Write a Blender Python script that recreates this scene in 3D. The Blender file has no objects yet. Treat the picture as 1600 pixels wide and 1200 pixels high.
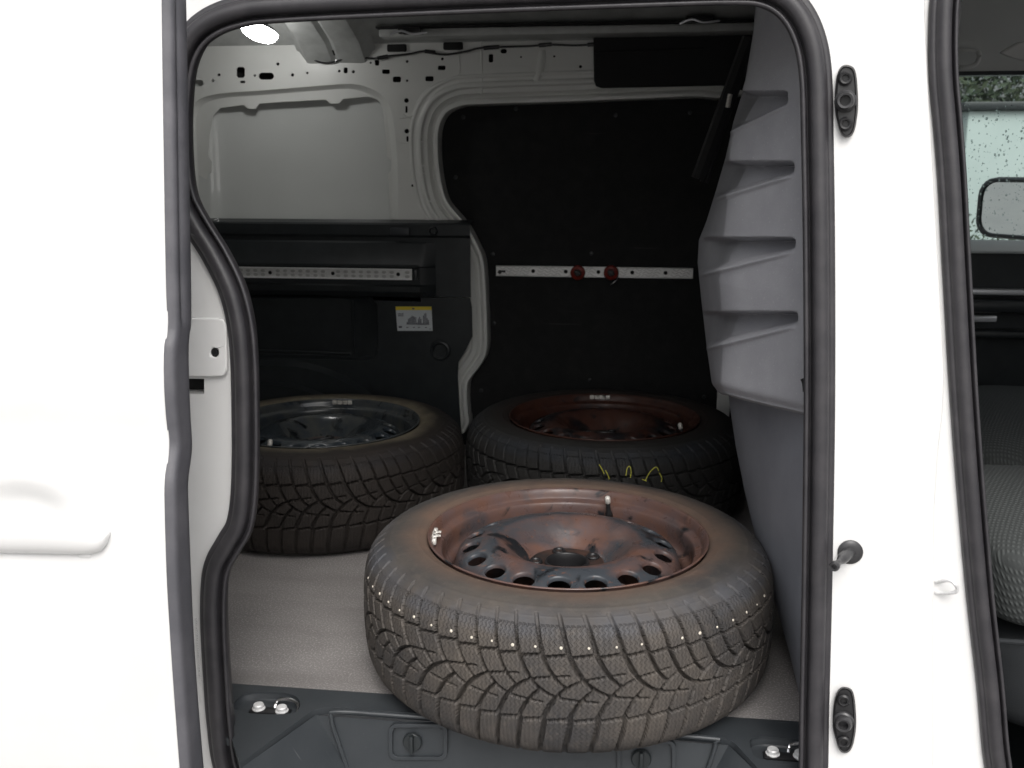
import bpy, bmesh, math, random
import numpy as np
from mathutils import Vector, Matrix, geometry
random.seed(4); np.random.seed(4)
PI = math.pi
sc = bpy.context.scene
C = sc.collection

# ------------------------------------------------------------ camera
F, PITCH, YAW, H = 1558., .215, .131, .839      # photo 1600 px wide; heights are measured from the cargo floor
cam = bpy.data.cameras.new('camera'); cob = bpy.data.objects.new('camera', cam); C.objects.link(cob)
cam.sensor_width = 36; cam.lens = F/1600*36; cam.clip_start = .02; cam.clip_end = 500
cob.location = (0, 0, H); cob.rotation_euler = (PI/2-PITCH, 0, YAW)
cam.dof.use_dof = True; cam.dof.focus_distance = 1.5; cam.dof.aperture_fstop = 11
sc.camera = cob
# ------------------------------------------------------------ light
SUN_EL, SUN_AZ = math.radians(50), math.radians(166)
w = bpy.data.worlds.new('World'); sc.world = w; w.use_nodes = True
nt = w.node_tree; nt.nodes.clear()
sky = nt.nodes.new('ShaderNodeTexSky'); sky.sky_type = 'NISHITA'; sky.sun_disc = False
sky.sun_elevation = SUN_EL; sky.sun_rotation = SUN_AZ; sky.air_density = 1.0; sky.dust_density = 6; sky.ozone_density = 1
hs = nt.nodes.new('ShaderNodeHueSaturation'); hs.inputs['Saturation'].default_value = .22
bg = nt.nodes.new('ShaderNodeBackground'); bg.inputs['Strength'].default_value = .12
wo = nt.nodes.new('ShaderNodeOutputWorld')
nt.links.new(sky.outputs[0], hs.inputs['Color']); nt.links.new(hs.outputs[0], bg.inputs['Color']); nt.links.new(bg.outputs[0], wo.inputs[0])
sl = bpy.data.lights.new('sun', 'SUN'); sl.energy = .6; sl.angle = math.radians(35); sl.color = (1, .965, .92)
so = bpy.data.objects.new('sun', sl); C.objects.link(so)
# direction to the sun: azimuth measured clockwise from +Y
sd = Vector((math.sin(SUN_AZ)*math.cos(SUN_EL), math.cos(SUN_AZ)*math.cos(SUN_EL), math.sin(SUN_EL)))
so.rotation_euler = sd.to_track_quat('Z', 'Y').to_euler()
sc.view_settings.view_transform = 'Standard'; sc.view_settings.look = 'None'
sc.view_settings.exposure = .66; sc.view_settings.gamma = 1
sc.cycles.max_bounces = 8; sc.cycles.diffuse_bounces = 5; sc.cycles.transparent_max_bounces = 12

# ------------------------------------------------------------ measuring helpers
def at(px, py, Y=None, Z=None, X=None):
    """a point of the photograph laid on the plane y=Y, z=Z or x=X"""
    a = (px-800)/F; u = -(py-600)/F
    cp, sp, cy, sy = math.cos(PITCH), math.sin(PITCH), math.cos(YAW), math.sin(YAW)
    yr = cp+u*sp; z = -sp+u*cp; x = a*cy-yr*sy; y = a*sy+yr*cy
    t = Y/y if Y is not None else ((Z-H)/z if Z is not None else X/x)
    return Vector((t*x, t*y, H+t*z))
def side_y(z): return 1.283+.06*z                 # the van's side leans in towards the roof
def ats(px, py, off=0):
    y = 1.3
    for _ in range(6): p = at(px, py, Y=y); y = side_y(p.z)+off
    return at(px, py, Y=y)
def catmull(pts, n=8, closed=False):
    P = [Vector(p) for p in pts]; N = len(P); out = []
    for i in range(N if closed else N-1):
        g = (lambda k: P[k % N]) if closed else (lambda k: P[max(0, min(N-1, k))])
        a, b, c, d = g(i-1), g(i), g(i+1), g(i+2)
        for k in range(n):
            t = k/n
            out.append(.5*((2*b)+(c-a)*t+(2*a-5*b+4*c-d)*t*t+(3*b-a-3*c+d)*t**3))
    if not closed: out.append(P[-1].copy())
    return out
# ------------------------------------------------------------ object helpers
def tag(o, label=None, cat=None, group=None, kind=None):
    if label: o['label'] = label
    if cat: o['category'] = cat
    if group: o['group'] = group
    if kind: o['kind'] = kind
    return o
def empty(name, loc=(0, 0, 0)):
    o = bpy.data.objects.new(name, None); o.location = loc; C.objects.link(o); o.empty_display_size = .05; return o
def link(name, me, mat=None, parent=None, smooth=None, loc=None):
    o = bpy.data.objects.new(name, me); C.objects.link(o)
    if mat and not me.materials: me.materials.append(mat)
    if parent:
        o.parent = parent
        if loc is None:
            m = Matrix.Identity(4); q = parent
            chain = []
            while q: chain.append(q); q = q.parent
            tot = Vector((0, 0, 0))
            for q in chain: tot += q.location
            o.location = -tot
        else: o.location = loc
    elif loc is not None: o.location = loc
    if smooth is not None:
        me.polygons.foreach_set('use_smooth', [True]*len(me.polygons))
        if smooth > 0:
            bm = bmesh.new(); bm.from_mesh(me)
            for e in bm.edges:
                if len(e.link_faces) == 2 and e.calc_face_angle(0) > math.radians(smooth): e.smooth = False
            bm.to_mesh(me); bm.free()
    return o
def obj(name, bm, mat, parent=None, smooth=35, loc=None, norm=True):
    if norm: bmesh.ops.recalc_face_normals(bm, faces=bm.faces)
    me = bpy.data.meshes.new(name); bm.to_mesh(me); bm.free()
    return link(name, me, mat, parent, smooth, loc)
def vf(vs, fs):
    bm = bmesh.new(); V = [bm.verts.new(v) for v in vs]
    for f in fs:
        try: bm.faces.new([V[i] for i in f])
        except ValueError: pass
    return bm
def add_box(bm, c, s, bev=0, rot=None, seg=2):
    r = bmesh.ops.create_cube(bm, size=1); vs = r['verts']
    bmesh.ops.scale(bm, vec=s, verts=vs)
    if bev:
        es = list({e for v in vs for e in v.link_edges})
        rr = bmesh.ops.bevel(bm, geom=es, offset=bev, segments=seg, profile=.5, affect='EDGES')
        vs = list({v for f in rr['faces'] for v in f.verts} | {v for v in vs if v.is_valid})
    if rot is not None: bmesh.ops.rotate(bm, matrix=rot, verts=vs)
    bmesh.ops.translate(bm, vec=c, verts=vs)
    return vs
def box(name, c, s, mat, parent=None, bev=.002, rot=None):
    bm = bmesh.new(); add_box(bm, c, s, bev, rot); return obj(name, bm, mat, parent)
def add_lathe(bm, prof, n=24, M=None, cap=True):
    rings = []
    for r, z in prof:
        ring = []
        for k in range(n):
            a = 2*PI*k/n; p = Vector((r*math.cos(a), r*math.sin(a), z))
            ring.append(bm.verts.new(M @ p if M else p))
        rings.append(ring)
    for a, b in zip(rings, rings[1:]):
        for k in range(n): bm.faces.new((a[k], a[(k+1) % n], b[(k+1) % n], b[k]))
    if cap: 
        bm.faces.new(rings[0]); bm.faces.new(rings[-1])
def frame_M(p, d, up=Vector((0, 0, 1))):
    d = Vector(d).normalized()
    q = d.to_track_quat('Z', 'Y'); return Matrix.Translation(p) @ q.to_matrix().to_4x4()
def add_tube(bm, pts, r, n=10, closed=False):
    P = [Vector(p) for p in pts]; N = len(P); rings = []
    ref = Vector((.13, .21, .97))
    for i in range(N):
        t = (P[(i+1) % N]-P[i-1]) if closed else (P[min(N-1, i+1)]-P[max(0, i-1)])
        t.normalize(); a = t.cross(ref).normalized(); b = t.cross(a)
        rr = r(i/(N-1)) if callable(r) else r
        rings.append([bm.verts.new(P[i]+(a*math.cos(2*PI*k/n)+b*math.sin(2*PI*k/n))*rr) for k in range(n)])
    for i in range(N if closed else N-1):
        A, B = rings[i], rings[(i+1) % N]
        for k in range(n): bm.faces.new((A[k], A[(k+1) % n], B[(k+1) % n], B[k]))
    if not closed: bm.faces.new(rings[0]); bm.faces.new(rings[-1])
def sweep(path, prof, o=Vector((0, -1, 0)), closed=False, flip=False):
    """profile points (a, b): a away from the opening in the plane of the side, b towards the street"""
    P = [Vector(p) for p in path]; N = len(P)
    area = sum(P[i].x*P[(i+1) % N].z-P[(i+1) % N].x*P[i].z for i in range(N))
    s = 1 if area > 0 else -1
    if flip: s = -s
    vs = []; fs = []; m = len(prof)
    for i in range(N):
        t = (P[(i+1) % N]-P[i-1]) if closed else (P[min(N-1, i+1)]-P[max(0, i-1)])
        t.normalize(); n = t.cross(o).normalized()*s; oo = o
        for a, b in prof: vs.append(P[i]+n*a+oo*b)
    for i in range(N if closed else N-1):
        j = (i+1) % N
        for k in range(m-1): fs.append((i*m+k, i*m+k+1, j*m+k+1, j*m+k))
    return vf(vs, fs)
def plate(name, outer, holes, thick, mat, parent, bev=0, axis='y', smooth=35, seg=2):
    """flat plate of the given 3D outline with holes, extruded away along +y (or down for axis z)"""
    d = Vector((0, thick, 0)) if axis == 'y' else (Vector((0, 0, -thick)) if axis == 'z' else Vector((thick, 0, 0)))
    loops = [[Vector(p) for p in outer]]+[[Vector(p) for p in h] for h in holes]
    if axis == 'y': L2 = [[Vector((p.x, p.z, 0)) for p in l] for l in loops]
    elif axis == 'z': L2 = [[Vector((p.x, p.y, 0)) for p in l] for l in loops]
    else: L2 = [[Vector((p.y, p.z, 0)) for p in l] for l in loops]
    tris = geometry.tessellate_polygon(L2)
    flat = [p for l in loops for p in l]; n = len(flat)
    bm = bmesh.new()
    A = [bm.verts.new(p) for p in flat]; B = [bm.verts.new(p+d) for p in flat]
    for t in tris:
        try: bm.faces.new([A[i] for i in t]); bm.faces.new([B[i] for i in t][::-1])
        except ValueError: pass
    k = 0
    rim = []
    for l in loops:
        m = len(l)
        for i in range(m):
            j = (i+1) % m
            try: bm.faces.new((A[k+i], A[k+j], B[k+j], B[k+i]))
            except ValueError: pass
            e = bm.edges.get((A[k+i], A[k+j]))
            if e: rim.append(e)
        k += m
    bmesh.ops.dissolve_limit(bm, angle_limit=.001, verts=bm.verts, edges=bm.edges) if False else None
    o = obj(name, bm, mat, parent, smooth)
    if bev:
        md = o.modifiers.new('bevel', 'BEVEL'); md.width = bev; md.segments = seg; md.limit_method = 'ANGLE'; md.angle_limit = math.radians(50)
        md.harden_normals = False
    return o
def ell(cx, cy, rx, ry, n=14, f=None):
    return [f(cx+rx*math.cos(2*PI*k/n), cy+ry*math.sin(2*PI*k/n)) for k in range(n)]
def rrect(cx, cy, w_, h_, r, f, n=4):
    out = []
    for sx, sy, a0 in ((1, 1, 0), (-1, 1, 90), (-1, -1, 180), (1, -1, 270)):
        for k in range(n+1):
            a = math.radians(a0+90*k/n)
            out.append(f(cx+sx*(w_/2-r)+r*math.cos(a), cy+sy*(h_/2-r)+r*math.sin(a)))
    return out
# ------------------------------------------------------------ materials
ASIS = ('white_paint', 'inner_paint', 'blank_paint', 'aluminium', 'mirror', 'wet_concrete', 'pale_sill', 'sticker_white')
def mat(name, c1, rough=.5, c2=None, nscale=6, lo=.4, hi=.6, metal=0, bump=0, bscale=200, coat=0, spec=.5, c3=None, n3=40, lo3=.6, hi3=.75, rough2=None, dist=.002, detail=6, scr=None):
    if name not in ASIS:
        up = lambda c: tuple(min(.85, v*1.3) for v in c) if c else c
        c1, c2, c3 = up(c1), up(c2), up(c3)
    m = bpy.data.materials.new(name); m.use_nodes = True
    t = m.node_tree; N = t.nodes; L = t.links
    b = N['Principled BSDF']
    b.inputs['Base Color'].default_value = (*c1, 1); b.inputs['Roughness'].default_value = rough
    b.inputs['Metallic'].default_value = metal; b.inputs['Coat Weight'].default_value = coat; b.inputs['Coat Roughness'].default_value = .05
    b.inputs['Specular IOR Level'].default_value = spec
    tc = N.new('ShaderNodeTexCoord')
    def noise(s, det=detail):
        n = N.new('ShaderNodeTexNoise'); n.inputs['Scale'].default_value = s; n.inputs['Detail'].default_value = det
        n.inputs['Roughness'].default_value = .6; L.new(tc.outputs['Object'], n.inputs['Vector']); return n
    def ramp(src, a, b_):
        r = N.new('ShaderNodeMapRange'); r.inputs['From Min'].default_value = a; r.inputs['From Max'].default_value = b_
        L.new(src, r.inputs['Value']); return r
    col = None; fac = None
    if c2:
        n = noise(nscale); r = ramp(n.outputs['Fac'], lo, hi); fac = r
        mx = N.new('ShaderNodeMix'); mx.data_type = 'RGBA'; L.new(r.outputs[0], mx.inputs['Factor'])
        mx.inputs['A'].default_value = (*c1, 1); mx.inputs['B'].default_value = (*c2, 1); col = mx.outputs['Result']
        if rough2 is not None:
            mr = N.new('ShaderNodeMix'); mr.data_type = 'FLOAT'; L.new(r.outputs[0], mr.inputs['Factor'])
            mr.inputs['A'].default_value = rough; mr.inputs['B'].default_value = rough2; L.new(mr.outputs['Result'], b.inputs['Roughness'])
    if c3:
        n = noise(n3); r = ramp(n.outputs['Fac'], lo3, hi3)
        mx = N.new('ShaderNodeMix'); mx.data_type = 'RGBA'; L.new(r.outputs[0], mx.inputs['Factor'])
        if col: L.new(col, mx.inputs['A'])
        else: mx.inputs['A'].default_value = (*c1, 1)
        mx.inputs['B'].default_value = (*c3, 1); col = mx.outputs['Result']
    if scr:
        for k, (rot, sc3, lo_, hi_, c_) in enumerate(scr):
            mp = N.new('ShaderNodeMapping'); mp.inputs['Rotation'].default_value = (0, rot if False else 0, rot); mp.inputs['Scale'].default_value = sc3; L.new(tc.outputs['Object'], mp.inputs[0])
            n = N.new('ShaderNodeTexNoise'); n.inputs['Scale'].default_value = 1; n.inputs['Detail'].default_value = 3; L.new(mp.outputs[0], n.inputs['Vector'])
            r = ramp(n.outputs['Fac'], lo_, hi_)
            mx = N.new('ShaderNodeMix'); mx.data_type = 'RGBA'; L.new(r.outputs[0], mx.inputs['Factor'])
            if col: L.new(col, mx.inputs['A'])
            else: mx.inputs['A'].default_value = (*c1, 1)
            mx.inputs['B'].default_value = (*c_, 1); col = mx.outputs['Result']
    if col: L.new(col, b.inputs['Base Color'])
    if bump:
        n = noise(bscale, 3); bp = N.new('ShaderNodeBump'); bp.inputs['Strength'].default_value = bump; bp.inputs['Distance'].default_value = dist
        L.new(n.outputs['Fac'], bp.inputs['Height']); L.new(bp.outputs[0], b.inputs['Normal'])
    return m
def emis(name, c, s):
    m = bpy.data.materials.new(name); m.use_nodes = True; b = m.node_tree.nodes['Principled BSDF']
    b.inputs['Base Color'].default_value = (*c, 1); b.inputs['Emission Color'].default_value = (*c, 1); b.inputs['Emission Strength'].default_value = s; return m
M = {}
M['paint'] = mat('white_paint', (.75, .75, .745), .3, (.72, .72, .71), 9, .45, .8, coat=.5)
M['inpaint'] = mat('inner_paint', (.80, .81, .78), .33, (.74, .75, .72), 5, .4, .75, coat=.3, bump=.15, bscale=9, dist=.006)
M['blank'] = mat('blank_paint', (.74, .76, .74), .22, (.68, .70, .68), 3, .4, .7, coat=1.0, bump=.3, bscale=3.5, dist=.01, detail=2)
M['dull'] = mat('roof_steel', (.42, .43, .42), .5, (.32, .33, .32), 14, .4, .7, bump=.2, bscale=15, dist=.004)
M['rubber'] = mat('seal_rubber', (.022, .021, .024), .42, (.035, .033, .036), 30, .4, .7, bump=.15, bscale=600, spec=.6)
M['edge_rubber'] = mat('edge_rubber', (.065, .065, .073), .5, (.10, .098, .108), 18, .4, .75, bump=.2, bscale=500)
M['plastic'] = mat('trim_plastic', (.0145, .0175, .019), .38, (.020, .0235, .0255), 20, .4, .7, bump=.25, bscale=900, dist=.0006)
M['step'] = mat('step_plastic', (.026, .030, .034), .45, (.038, .042, .046), 9, .35, .8, bump=.4, bscale=1100, dist=.0006, c3=(.10, .10, .10), n3=160, lo3=.68, hi3=.85, scr=[(.9, (8, 240, 8), .70, .76, (.11, .115, .12)), (-.2, (6, 300, 6), .71, .77, (.10, .105, .11))])
M['ply'] = mat('black_ply', (.0115, .012, .0125), .7, (.0155, .016, .016), 30, .4, .7, bump=.2, bscale=400, c3=(.04, .04, .04), n3=130, lo3=.72, hi3=.85, spec=.25, scr=[(0, (5, 5, 190), .73, .78, (.045, .045, .045))])
M['blackbox'] = mat('black_fabric', (.012, .012, .013), .8, bump=.3, bscale=700)
M['floor'] = mat('floor_board', (.158, .148, .145), .62, (.218, .206, .202), 4, .3, .7, bump=.4, bscale=350, c3=(.34, .325, .315), n3=300, lo3=.50, hi3=.66, dist=.0012, detail=5, scr=[(.12, (4, 260, 4), .675, .77, (.34, .33, .32)), (-.35, (5, 220, 5), .71, .80, (.12, .11, .105)), (.08, (1.2, 7, 1), .50, .85, (.15, .14, .135))])
M['felt'] = mat('partition_foam', (.215, .217, .236), .55, (.27, .272, .292), 11, .35, .75, bump=.4, bscale=420, c3=(.38, .38, .40), n3=300, lo3=.62, hi3=.78, dist=.0015)
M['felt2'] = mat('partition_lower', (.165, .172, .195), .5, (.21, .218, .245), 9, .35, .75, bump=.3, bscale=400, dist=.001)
M['alu'] = mat('aluminium', (.85, .85, .84), .38, (.74, .74, .73), 60, .35, .7, metal=.25, bump=.3, bscale=300)
M['dent_shade'] = mat('rail_dent_shade', (.42, .42, .41), .4, metal=.3)  # darker aluminium: the shading of the rail's dents put into colour
M['chrome'] = mat('bright_steel', (.75, .75, .74), .2, metal=1)
M['zinc'] = mat('zinc', (.62, .6, .56), .5, (.4, .38, .35), 200, .4, .7, metal=.3, bump=.3, bscale=500)
M['bolt'] = mat('bolt_white', (.68, .68, .68), .4, (.5, .5, .5), 100, .4, .7, metal=.2)
M['black'] = mat('black_metal', (.012, .012, .013), .4)
M['void'] = mat('cavity_shade', (.01, .01, .01), .8)  # near-black colour standing in for shade inside holes, slots and gaps
M['red'] = mat('red_fitting', (.17, .015, .008), .35)
M['sticker'] = mat('sticker_white', (.62, .66, .68), .4)
M['yellow'] = mat('sticker_yellow', (.75, .52, .05), .4)
M['ink'] = mat('sticker_ink', (.09, .09, .11), .5)
M['lamp'] = emis('lamp_glow', (1, .99, .97), 23)
M['dot'] = mat('tread_mark', (.50, .46, .39), .7)
M['chalk'] = mat('yellow_chalk', (.36, .35, .05), .9)
M['greyliner'] = mat('headliner', (.48, .48, .47), .9, bump=.2, bscale=500)
M['silver'] = mat('silver_trim', (.5, .51, .53), .35, metal=.5)
M['sillgrey'] = mat('pale_sill', (.75, .80, .80), .45)
M['tree'] = mat('foliage', (.022, .036, .02), .7, (.05, .062, .035), 3, .4, .7)
M['bark'] = mat('bark', (.09, .07, .055), .9, bump=.5, bscale=30, dist=.02)
M['render'] = mat('pale_render', (.33, .38, .37), .8, (.29, .34, .33), 1.2, .4, .7)
M['asphalt'] = mat('wet_concrete', (.20, .195, .19), .45, (.28, .27, .26), 1.2, .4, .7, bump=.4, bscale=60, dist=.01)

def seat_mat():
    m = mat('seat_fabric', (.10, .11, .11), .85); t = m.node_tree; N = t.nodes; L = t.links; b = N['Principled BSDF']
    tc = N.new('ShaderNodeTexCoord'); mp = N.new('ShaderNodeMapping'); mp.inputs['Rotation'].default_value = (.75, 0, .6); L.new(tc.outputs['Object'], mp.inputs[0])
    w1 = N.new('ShaderNodeTexWave'); w1.inputs['Scale'].default_value = 45; w1.inputs['Distortion'].default_value = .6
    w2 = N.new('ShaderNodeTexWave'); w2.bands_direction = 'Y'; w2.inputs['Scale'].default_value = 45; w2.inputs['Distortion'].default_value = .6
    L.new(mp.outputs[0], w1.inputs['Vector']); L.new(mp.outputs[0], w2.inputs['Vector'])
    mu = N.new('ShaderNodeMath'); mu.operation = 'MULTIPLY'; L.new(w1.outputs['Fac'], mu.inputs[0]); L.new(w2.outputs['Fac'], mu.inputs[1])
    mx = N.new('ShaderNodeMix'); mx.data_type = 'RGBA'; L.new(mu.outputs[0], mx.inputs['Factor'])
    mx.inputs['A'].default_value = (.05, .055, .055, 1); mx.inputs['B'].default_value = (.085, .093, .092, 1)
    L.new(mx.outputs['Result'], b.inputs['Base Color'])
    bp = N.new('ShaderNodeBump'); bp.inputs['Strength'].default_value = .5; bp.inputs['Distance'].default_value = .002
    L.new(mu.outputs[0], bp.inputs['Height']); L.new(bp.outputs[0], b.inputs['Normal'])
    return m
M['seat'] = seat_mat()
M['seat_plain'] = mat('seat_side', (.022, .024, .026), .8, spec=.15, bump=.3, bscale=600)
def glass_mat(tint):
    m = bpy.data.materials.new('window_glass'); m.use_nodes = True; t = m.node_tree; N = t.nodes; L = t.links; N.clear()
    tr = N.new('ShaderNodeBsdfTransparent'); tr.inputs[0].default_value = (*tint, 1)
    gl = N.new('ShaderNodeBsdfGlossy'); gl.inputs['Roughness'].default_value = .02
    fr = N.new('ShaderNodeFresnel'); fr.inputs['IOR'].default_value = 1.45
    mx = N.new('ShaderNodeMixShader'); o = N.new('ShaderNodeOutputMaterial')
    L.new(fr.outputs[0], mx.inputs[0]); L.new(tr.outputs[0], mx.inputs[1]); L.new(gl.outputs[0], mx.inputs[2]); L.new(mx.outputs[0], o.inputs[0])
    return m
M['glass'] = glass_mat((.80, .88, .86))
m = bpy.data.materials.new('water_drop'); m.use_nodes = True
b = m.node_tree.nodes['Principled BSDF']; b.inputs['Transmission Weight'].default_value = 1; b.inputs['IOR'].default_value = 1.33; b.inputs['Roughness'].default_value = .02
b.inputs['Base Color'].default_value = (.9, 1, .98, 1); M['drop'] = m

def tyre_mat(name, rub, dust, amt, inner, inner_amt):
    """rubber with road dust; the ring of sidewall beside the rim carries rust stain"""
    up = lambda c: tuple(v*1.3 for v in c)
    rub, dust, inner = up(rub), up(dust), up(inner)
    cool = (dust[0]*.80, dust[1]*1.0, dust[2]*1.38)
    m = mat(name, rub, .68); t = m.node_tree; N = t.nodes; L = t.links; b = N['Principled BSDF']
    tc = N.new('ShaderNodeTexCoord')
    def noise(s, d=7, sc_=None):
        n = N.new('ShaderNodeTexNoise'); n.inputs['Scale'].default_value = s; n.inputs['Detail'].default_value = d; n.inputs['Roughness'].default_value = .65
        L.new(tc.outputs['Object'], n.inputs['Vector']); return n
    def mr(src, a, b_, c=0, d=1):
        r = N.new('ShaderNodeMapRange'); r.inputs[1].default_value = a; r.inputs[2].default_value = b_; r.inputs[3].default_value = c; r.inputs[4].default_value = d
        L.new(src, r.inputs[0]); return r.outputs[0]
    def math_(op, a, b_):
        q = N.new('ShaderNodeMath'); q.operation = op; q.use_clamp = True
        for i, v in enumerate((a, b_)):
            if isinstance(v, (int, float)): q.inputs[i].default_value = v
            else: L.new(v, q.inputs[i])
        return q.outputs[0]
    def mix(f, a, b_):
        x = N.new('ShaderNodeMix'); x.data_type = 'RGBA'; L.new(f, x.inputs['Factor'])
        for k, v in (('A', a), ('B', b_)):
            if isinstance(v, tuple): x.inputs[k].default_value = (*v, 1)
            else: L.new(v, x.inputs[k])
        return x.outputs['Result']
    c = mix(math_('MULTIPLY', mr(noise(7).outputs[0], .3, .68), amt), rub, dust)
    c = mix(math_('MULTIPLY', mr(noise(60).outputs[0], .5, .8), .55), c, tuple(min(1, x*1.35) for x in dust))
    sep = N.new('ShaderNodeSeparateXYZ'); L.new(tc.outputs['Object'], sep.inputs[0])
    cb = N.new('ShaderNodeCombineXYZ'); L.new(sep.outputs[0], cb.inputs[0]); L.new(sep.outputs[1], cb.inputs[1])
    ln = N.new('ShaderNodeVectorMath'); ln.operation = 'LENGTH'; L.new(cb.outputs[0], ln.inputs[0])
    wob = math_('MULTIPLY', noise(9, 4).outputs[0], .055)
    rad = N.new('ShaderNodeMath'); rad.operation = 'ADD'; L.new(ln.outputs['Value'], rad.inputs[0]); L.new(wob, rad.inputs[1])
    f = mr(rad.outputs[0], .275, .315, 1, 0)
    f = math_('MULTIPLY', f, mr(noise(25).outputs[0], .25, .6, .45, 1)); f = math_('MULTIPLY', f, inner_amt)
    c = mix(f, c, inner)
    g1 = mr(rad.outputs[0], .322, .342); g2 = mr(rad.outputs[0], .362, .374, 1, 0); sz = mr(sep.outputs[2], .195, .206)
    f = math_('MULTIPLY', math_('MULTIPLY', g1, g2), math_('MULTIPLY', sz, mr(noise(11, 5).outputs[0], .35, .62, 0, .6))); c = mix(f, c, cool)
    L.new(c, b.inputs['Base Color'])
    # fine zig-zag sipes: UV = pitches round the tyre, place across it
    uv = N.new('ShaderNodeUVMap'); uv.uv_map = 'tread'; s2 = N.new('ShaderNodeSeparateXYZ'); L.new(uv.outputs[0], s2.inputs[0])
    zz = N.new('ShaderNodeMath'); zz.operation = 'PINGPONG'; zz.inputs[1].default_value = .5
    v1 = math_raw(N, L, 'MULTIPLY', s2.outputs[1], 12); L.new(v1, zz.inputs[0])
    u1 = math_raw(N, L, 'MULTIPLY', s2.outputs[0], 5); u2 = math_raw(N, L, 'MULTIPLY', zz.outputs[0], 1.0); u3 = math_raw(N, L, 'ADD', u1, u2)
    si = math_raw(N, L, 'FRACT', u3, 0)
    ab = math_raw(N, L, 'ABSOLUTE', math_raw(N, L, 'SUBTRACT', si, .5), 0)
    line = mr(ab, .10, .22, 0, 1)
    msk = mr(math_raw(N, L, 'ABSOLUTE', s2.outputs[1], 0), 1.0, 1.04, 1, 0)
    hgt = math_raw(N, L, 'MULTIPLY', line, msk)
    bp = N.new('ShaderNodeBump'); bp.inputs['Strength'].default_value = .8; bp.inputs['Distance'].default_value = .0045; L.new(hgt, bp.inputs['Height'])
    b2 = N.new('ShaderNodeBump'); b2.inputs['Strength'].default_value = .35; b2.inputs['Distance'].default_value = .0015
    L.new(noise(260, 3).outputs[0], b2.inputs['Height']); L.new(bp.outputs[0], b2.inputs['Normal']); L.new(b2.outputs[0], b.inputs['Normal'])
    b.inputs['Specular IOR Level'].default_value = .35
    return m
def math_raw(N, L, op, a, b_):
    q = N.new('ShaderNodeMath'); q.operation = op
    for i, v in enumerate((a, b_)):
        if isinstance(v, (int, float)): q.inputs[i].default_value = v
        else: L.new(v, q.inputs[i])
    return q.outputs[0]
M['tyre_near'] = tyre_mat('tyre_dusty', (.030, .030, .032), (.078, .067, .057), .9, (.125, .080, .058), .8)
M['tyre_left'] = tyre_mat('tyre_brown', (.0125, .0105, .0095), (.024, .019, .016), .7, (.15, .128, .088), .95)
M['tyre_back'] = tyre_mat('tyre_black', (.0145, .0142, .014), (.025, .024, .0225), .7, (.028, .018, .015), .6)
def rim_mat(name, a, b_, c, rough=.42, seed=0, lo=.48, hi=.56):
    up = lambda c: tuple(v*1.3 for v in c)
    a, b_, c = up(a), up(b_), up(c)
    m = mat(name, a, rough); t = m.node_tree; N = t.nodes; L = t.links; B = N['Principled BSDF']
    tc = N.new('ShaderNodeTexCoord'); mp = N.new('ShaderNodeMapping'); mp.inputs['Location'].default_value = (seed, seed*.7, 0); L.new(tc.outputs['Object'], mp.inputs[0])
    def noise(s, d=6, dist=0):
        n = N.new('ShaderNodeTexNoise'); n.inputs['Scale'].default_value = s; n.inputs['Detail'].default_value = d; n.inputs['Distortion'].default_value = dist
        L.new(mp.outputs[0], n.inputs['Vector']); return n.outputs[0]
    def mix(src, l, h, x, y):
        r = N.new('ShaderNodeMapRange'); r.inputs[1].default_value = l; r.inputs[2].default_value = h; L.new(src, r.inputs[0])
        q = N.new('ShaderNodeMix'); q.data_type = 'RGBA'; L.new(r.outputs[0], q.inputs['Factor'])
        for k, v in (('A', x), ('B', y)):
            if isinstance(v, tuple): q.inputs[k].default_value = (*v, 1)
            else: L.new(v, q.inputs[k])
        return q.outputs['Result']
    base = mix(noise(28), .35, .7, a, c)
    # radial place: the band with the holes keeps more dark paint than the barrel
    sep = N.new('ShaderNodeSeparateXYZ'); L.new(tc.outputs['Object'], sep.inputs[0]); cb = N.new('ShaderNodeCombineXYZ')
    L.new(sep.outputs[0], cb.inputs[0]); L.new(sep.outputs[1], cb.inputs[1])
    ln = N.new('ShaderNodeVectorMath'); ln.operation = 'LENGTH'; L.new(cb.outputs[0], ln.inputs[0])
    cr = N.new('ShaderNodeFloatCurve'); cv = cr.mapping.curves[0]; cr.mapping.use_clip = False
    pts = [(0, .45), (.2, .45), (.3, .40), (.46, .42), (.53, .60), (.74, .64), (.79, .38), (.83, .25), (1, .25)]
    while len(cv.points) < len(pts): cv.points.new(.5, .5)
    for p, q in zip(cv.points, pts): p.location = q
    cr.mapping.update()
    sc_ = math_raw(N, L, 'MULTIPLY', ln.outputs['Value'], 4); L.new(sc_, cr.inputs['Value'])
    f = math_raw(N, L, 'ADD', math_raw(N, L, 'MULTIPLY', noise(7.5, 6, .9), .6), math_raw(N, L, 'MULTIPLY', cr.outputs[0], .4))
    col = mix(f, lo, hi, base, b_)
    smu = noise(15, 7, 1.5); col = mix(smu, .60, .68, col, tuple(v*.3 for v in b_))
    grit = noise(120, 4); col = mix(grit, .60, .72, col, c)
    rr = N.new('ShaderNodeMapRange'); rr.inputs[1].default_value = .35; rr.inputs[2].default_value = .65; rr.inputs[3].default_value = rough*.75; rr.inputs[4].default_value = min(1, rough*1.5)
    L.new(noise(34, 6), rr.inputs[0]); L.new(rr.outputs[0], B.inputs['Roughness'])
    L.new(col, B.inputs['Base Color'])
    bp = N.new('ShaderNodeBump'); bp.inputs['Strength'].default_value = .3; bp.inputs['Distance'].default_value = .001
    L.new(noise(180, 3), bp.inputs['Height']); L.new(bp.outputs[0], B.inputs['Normal'])
    return m
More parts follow.
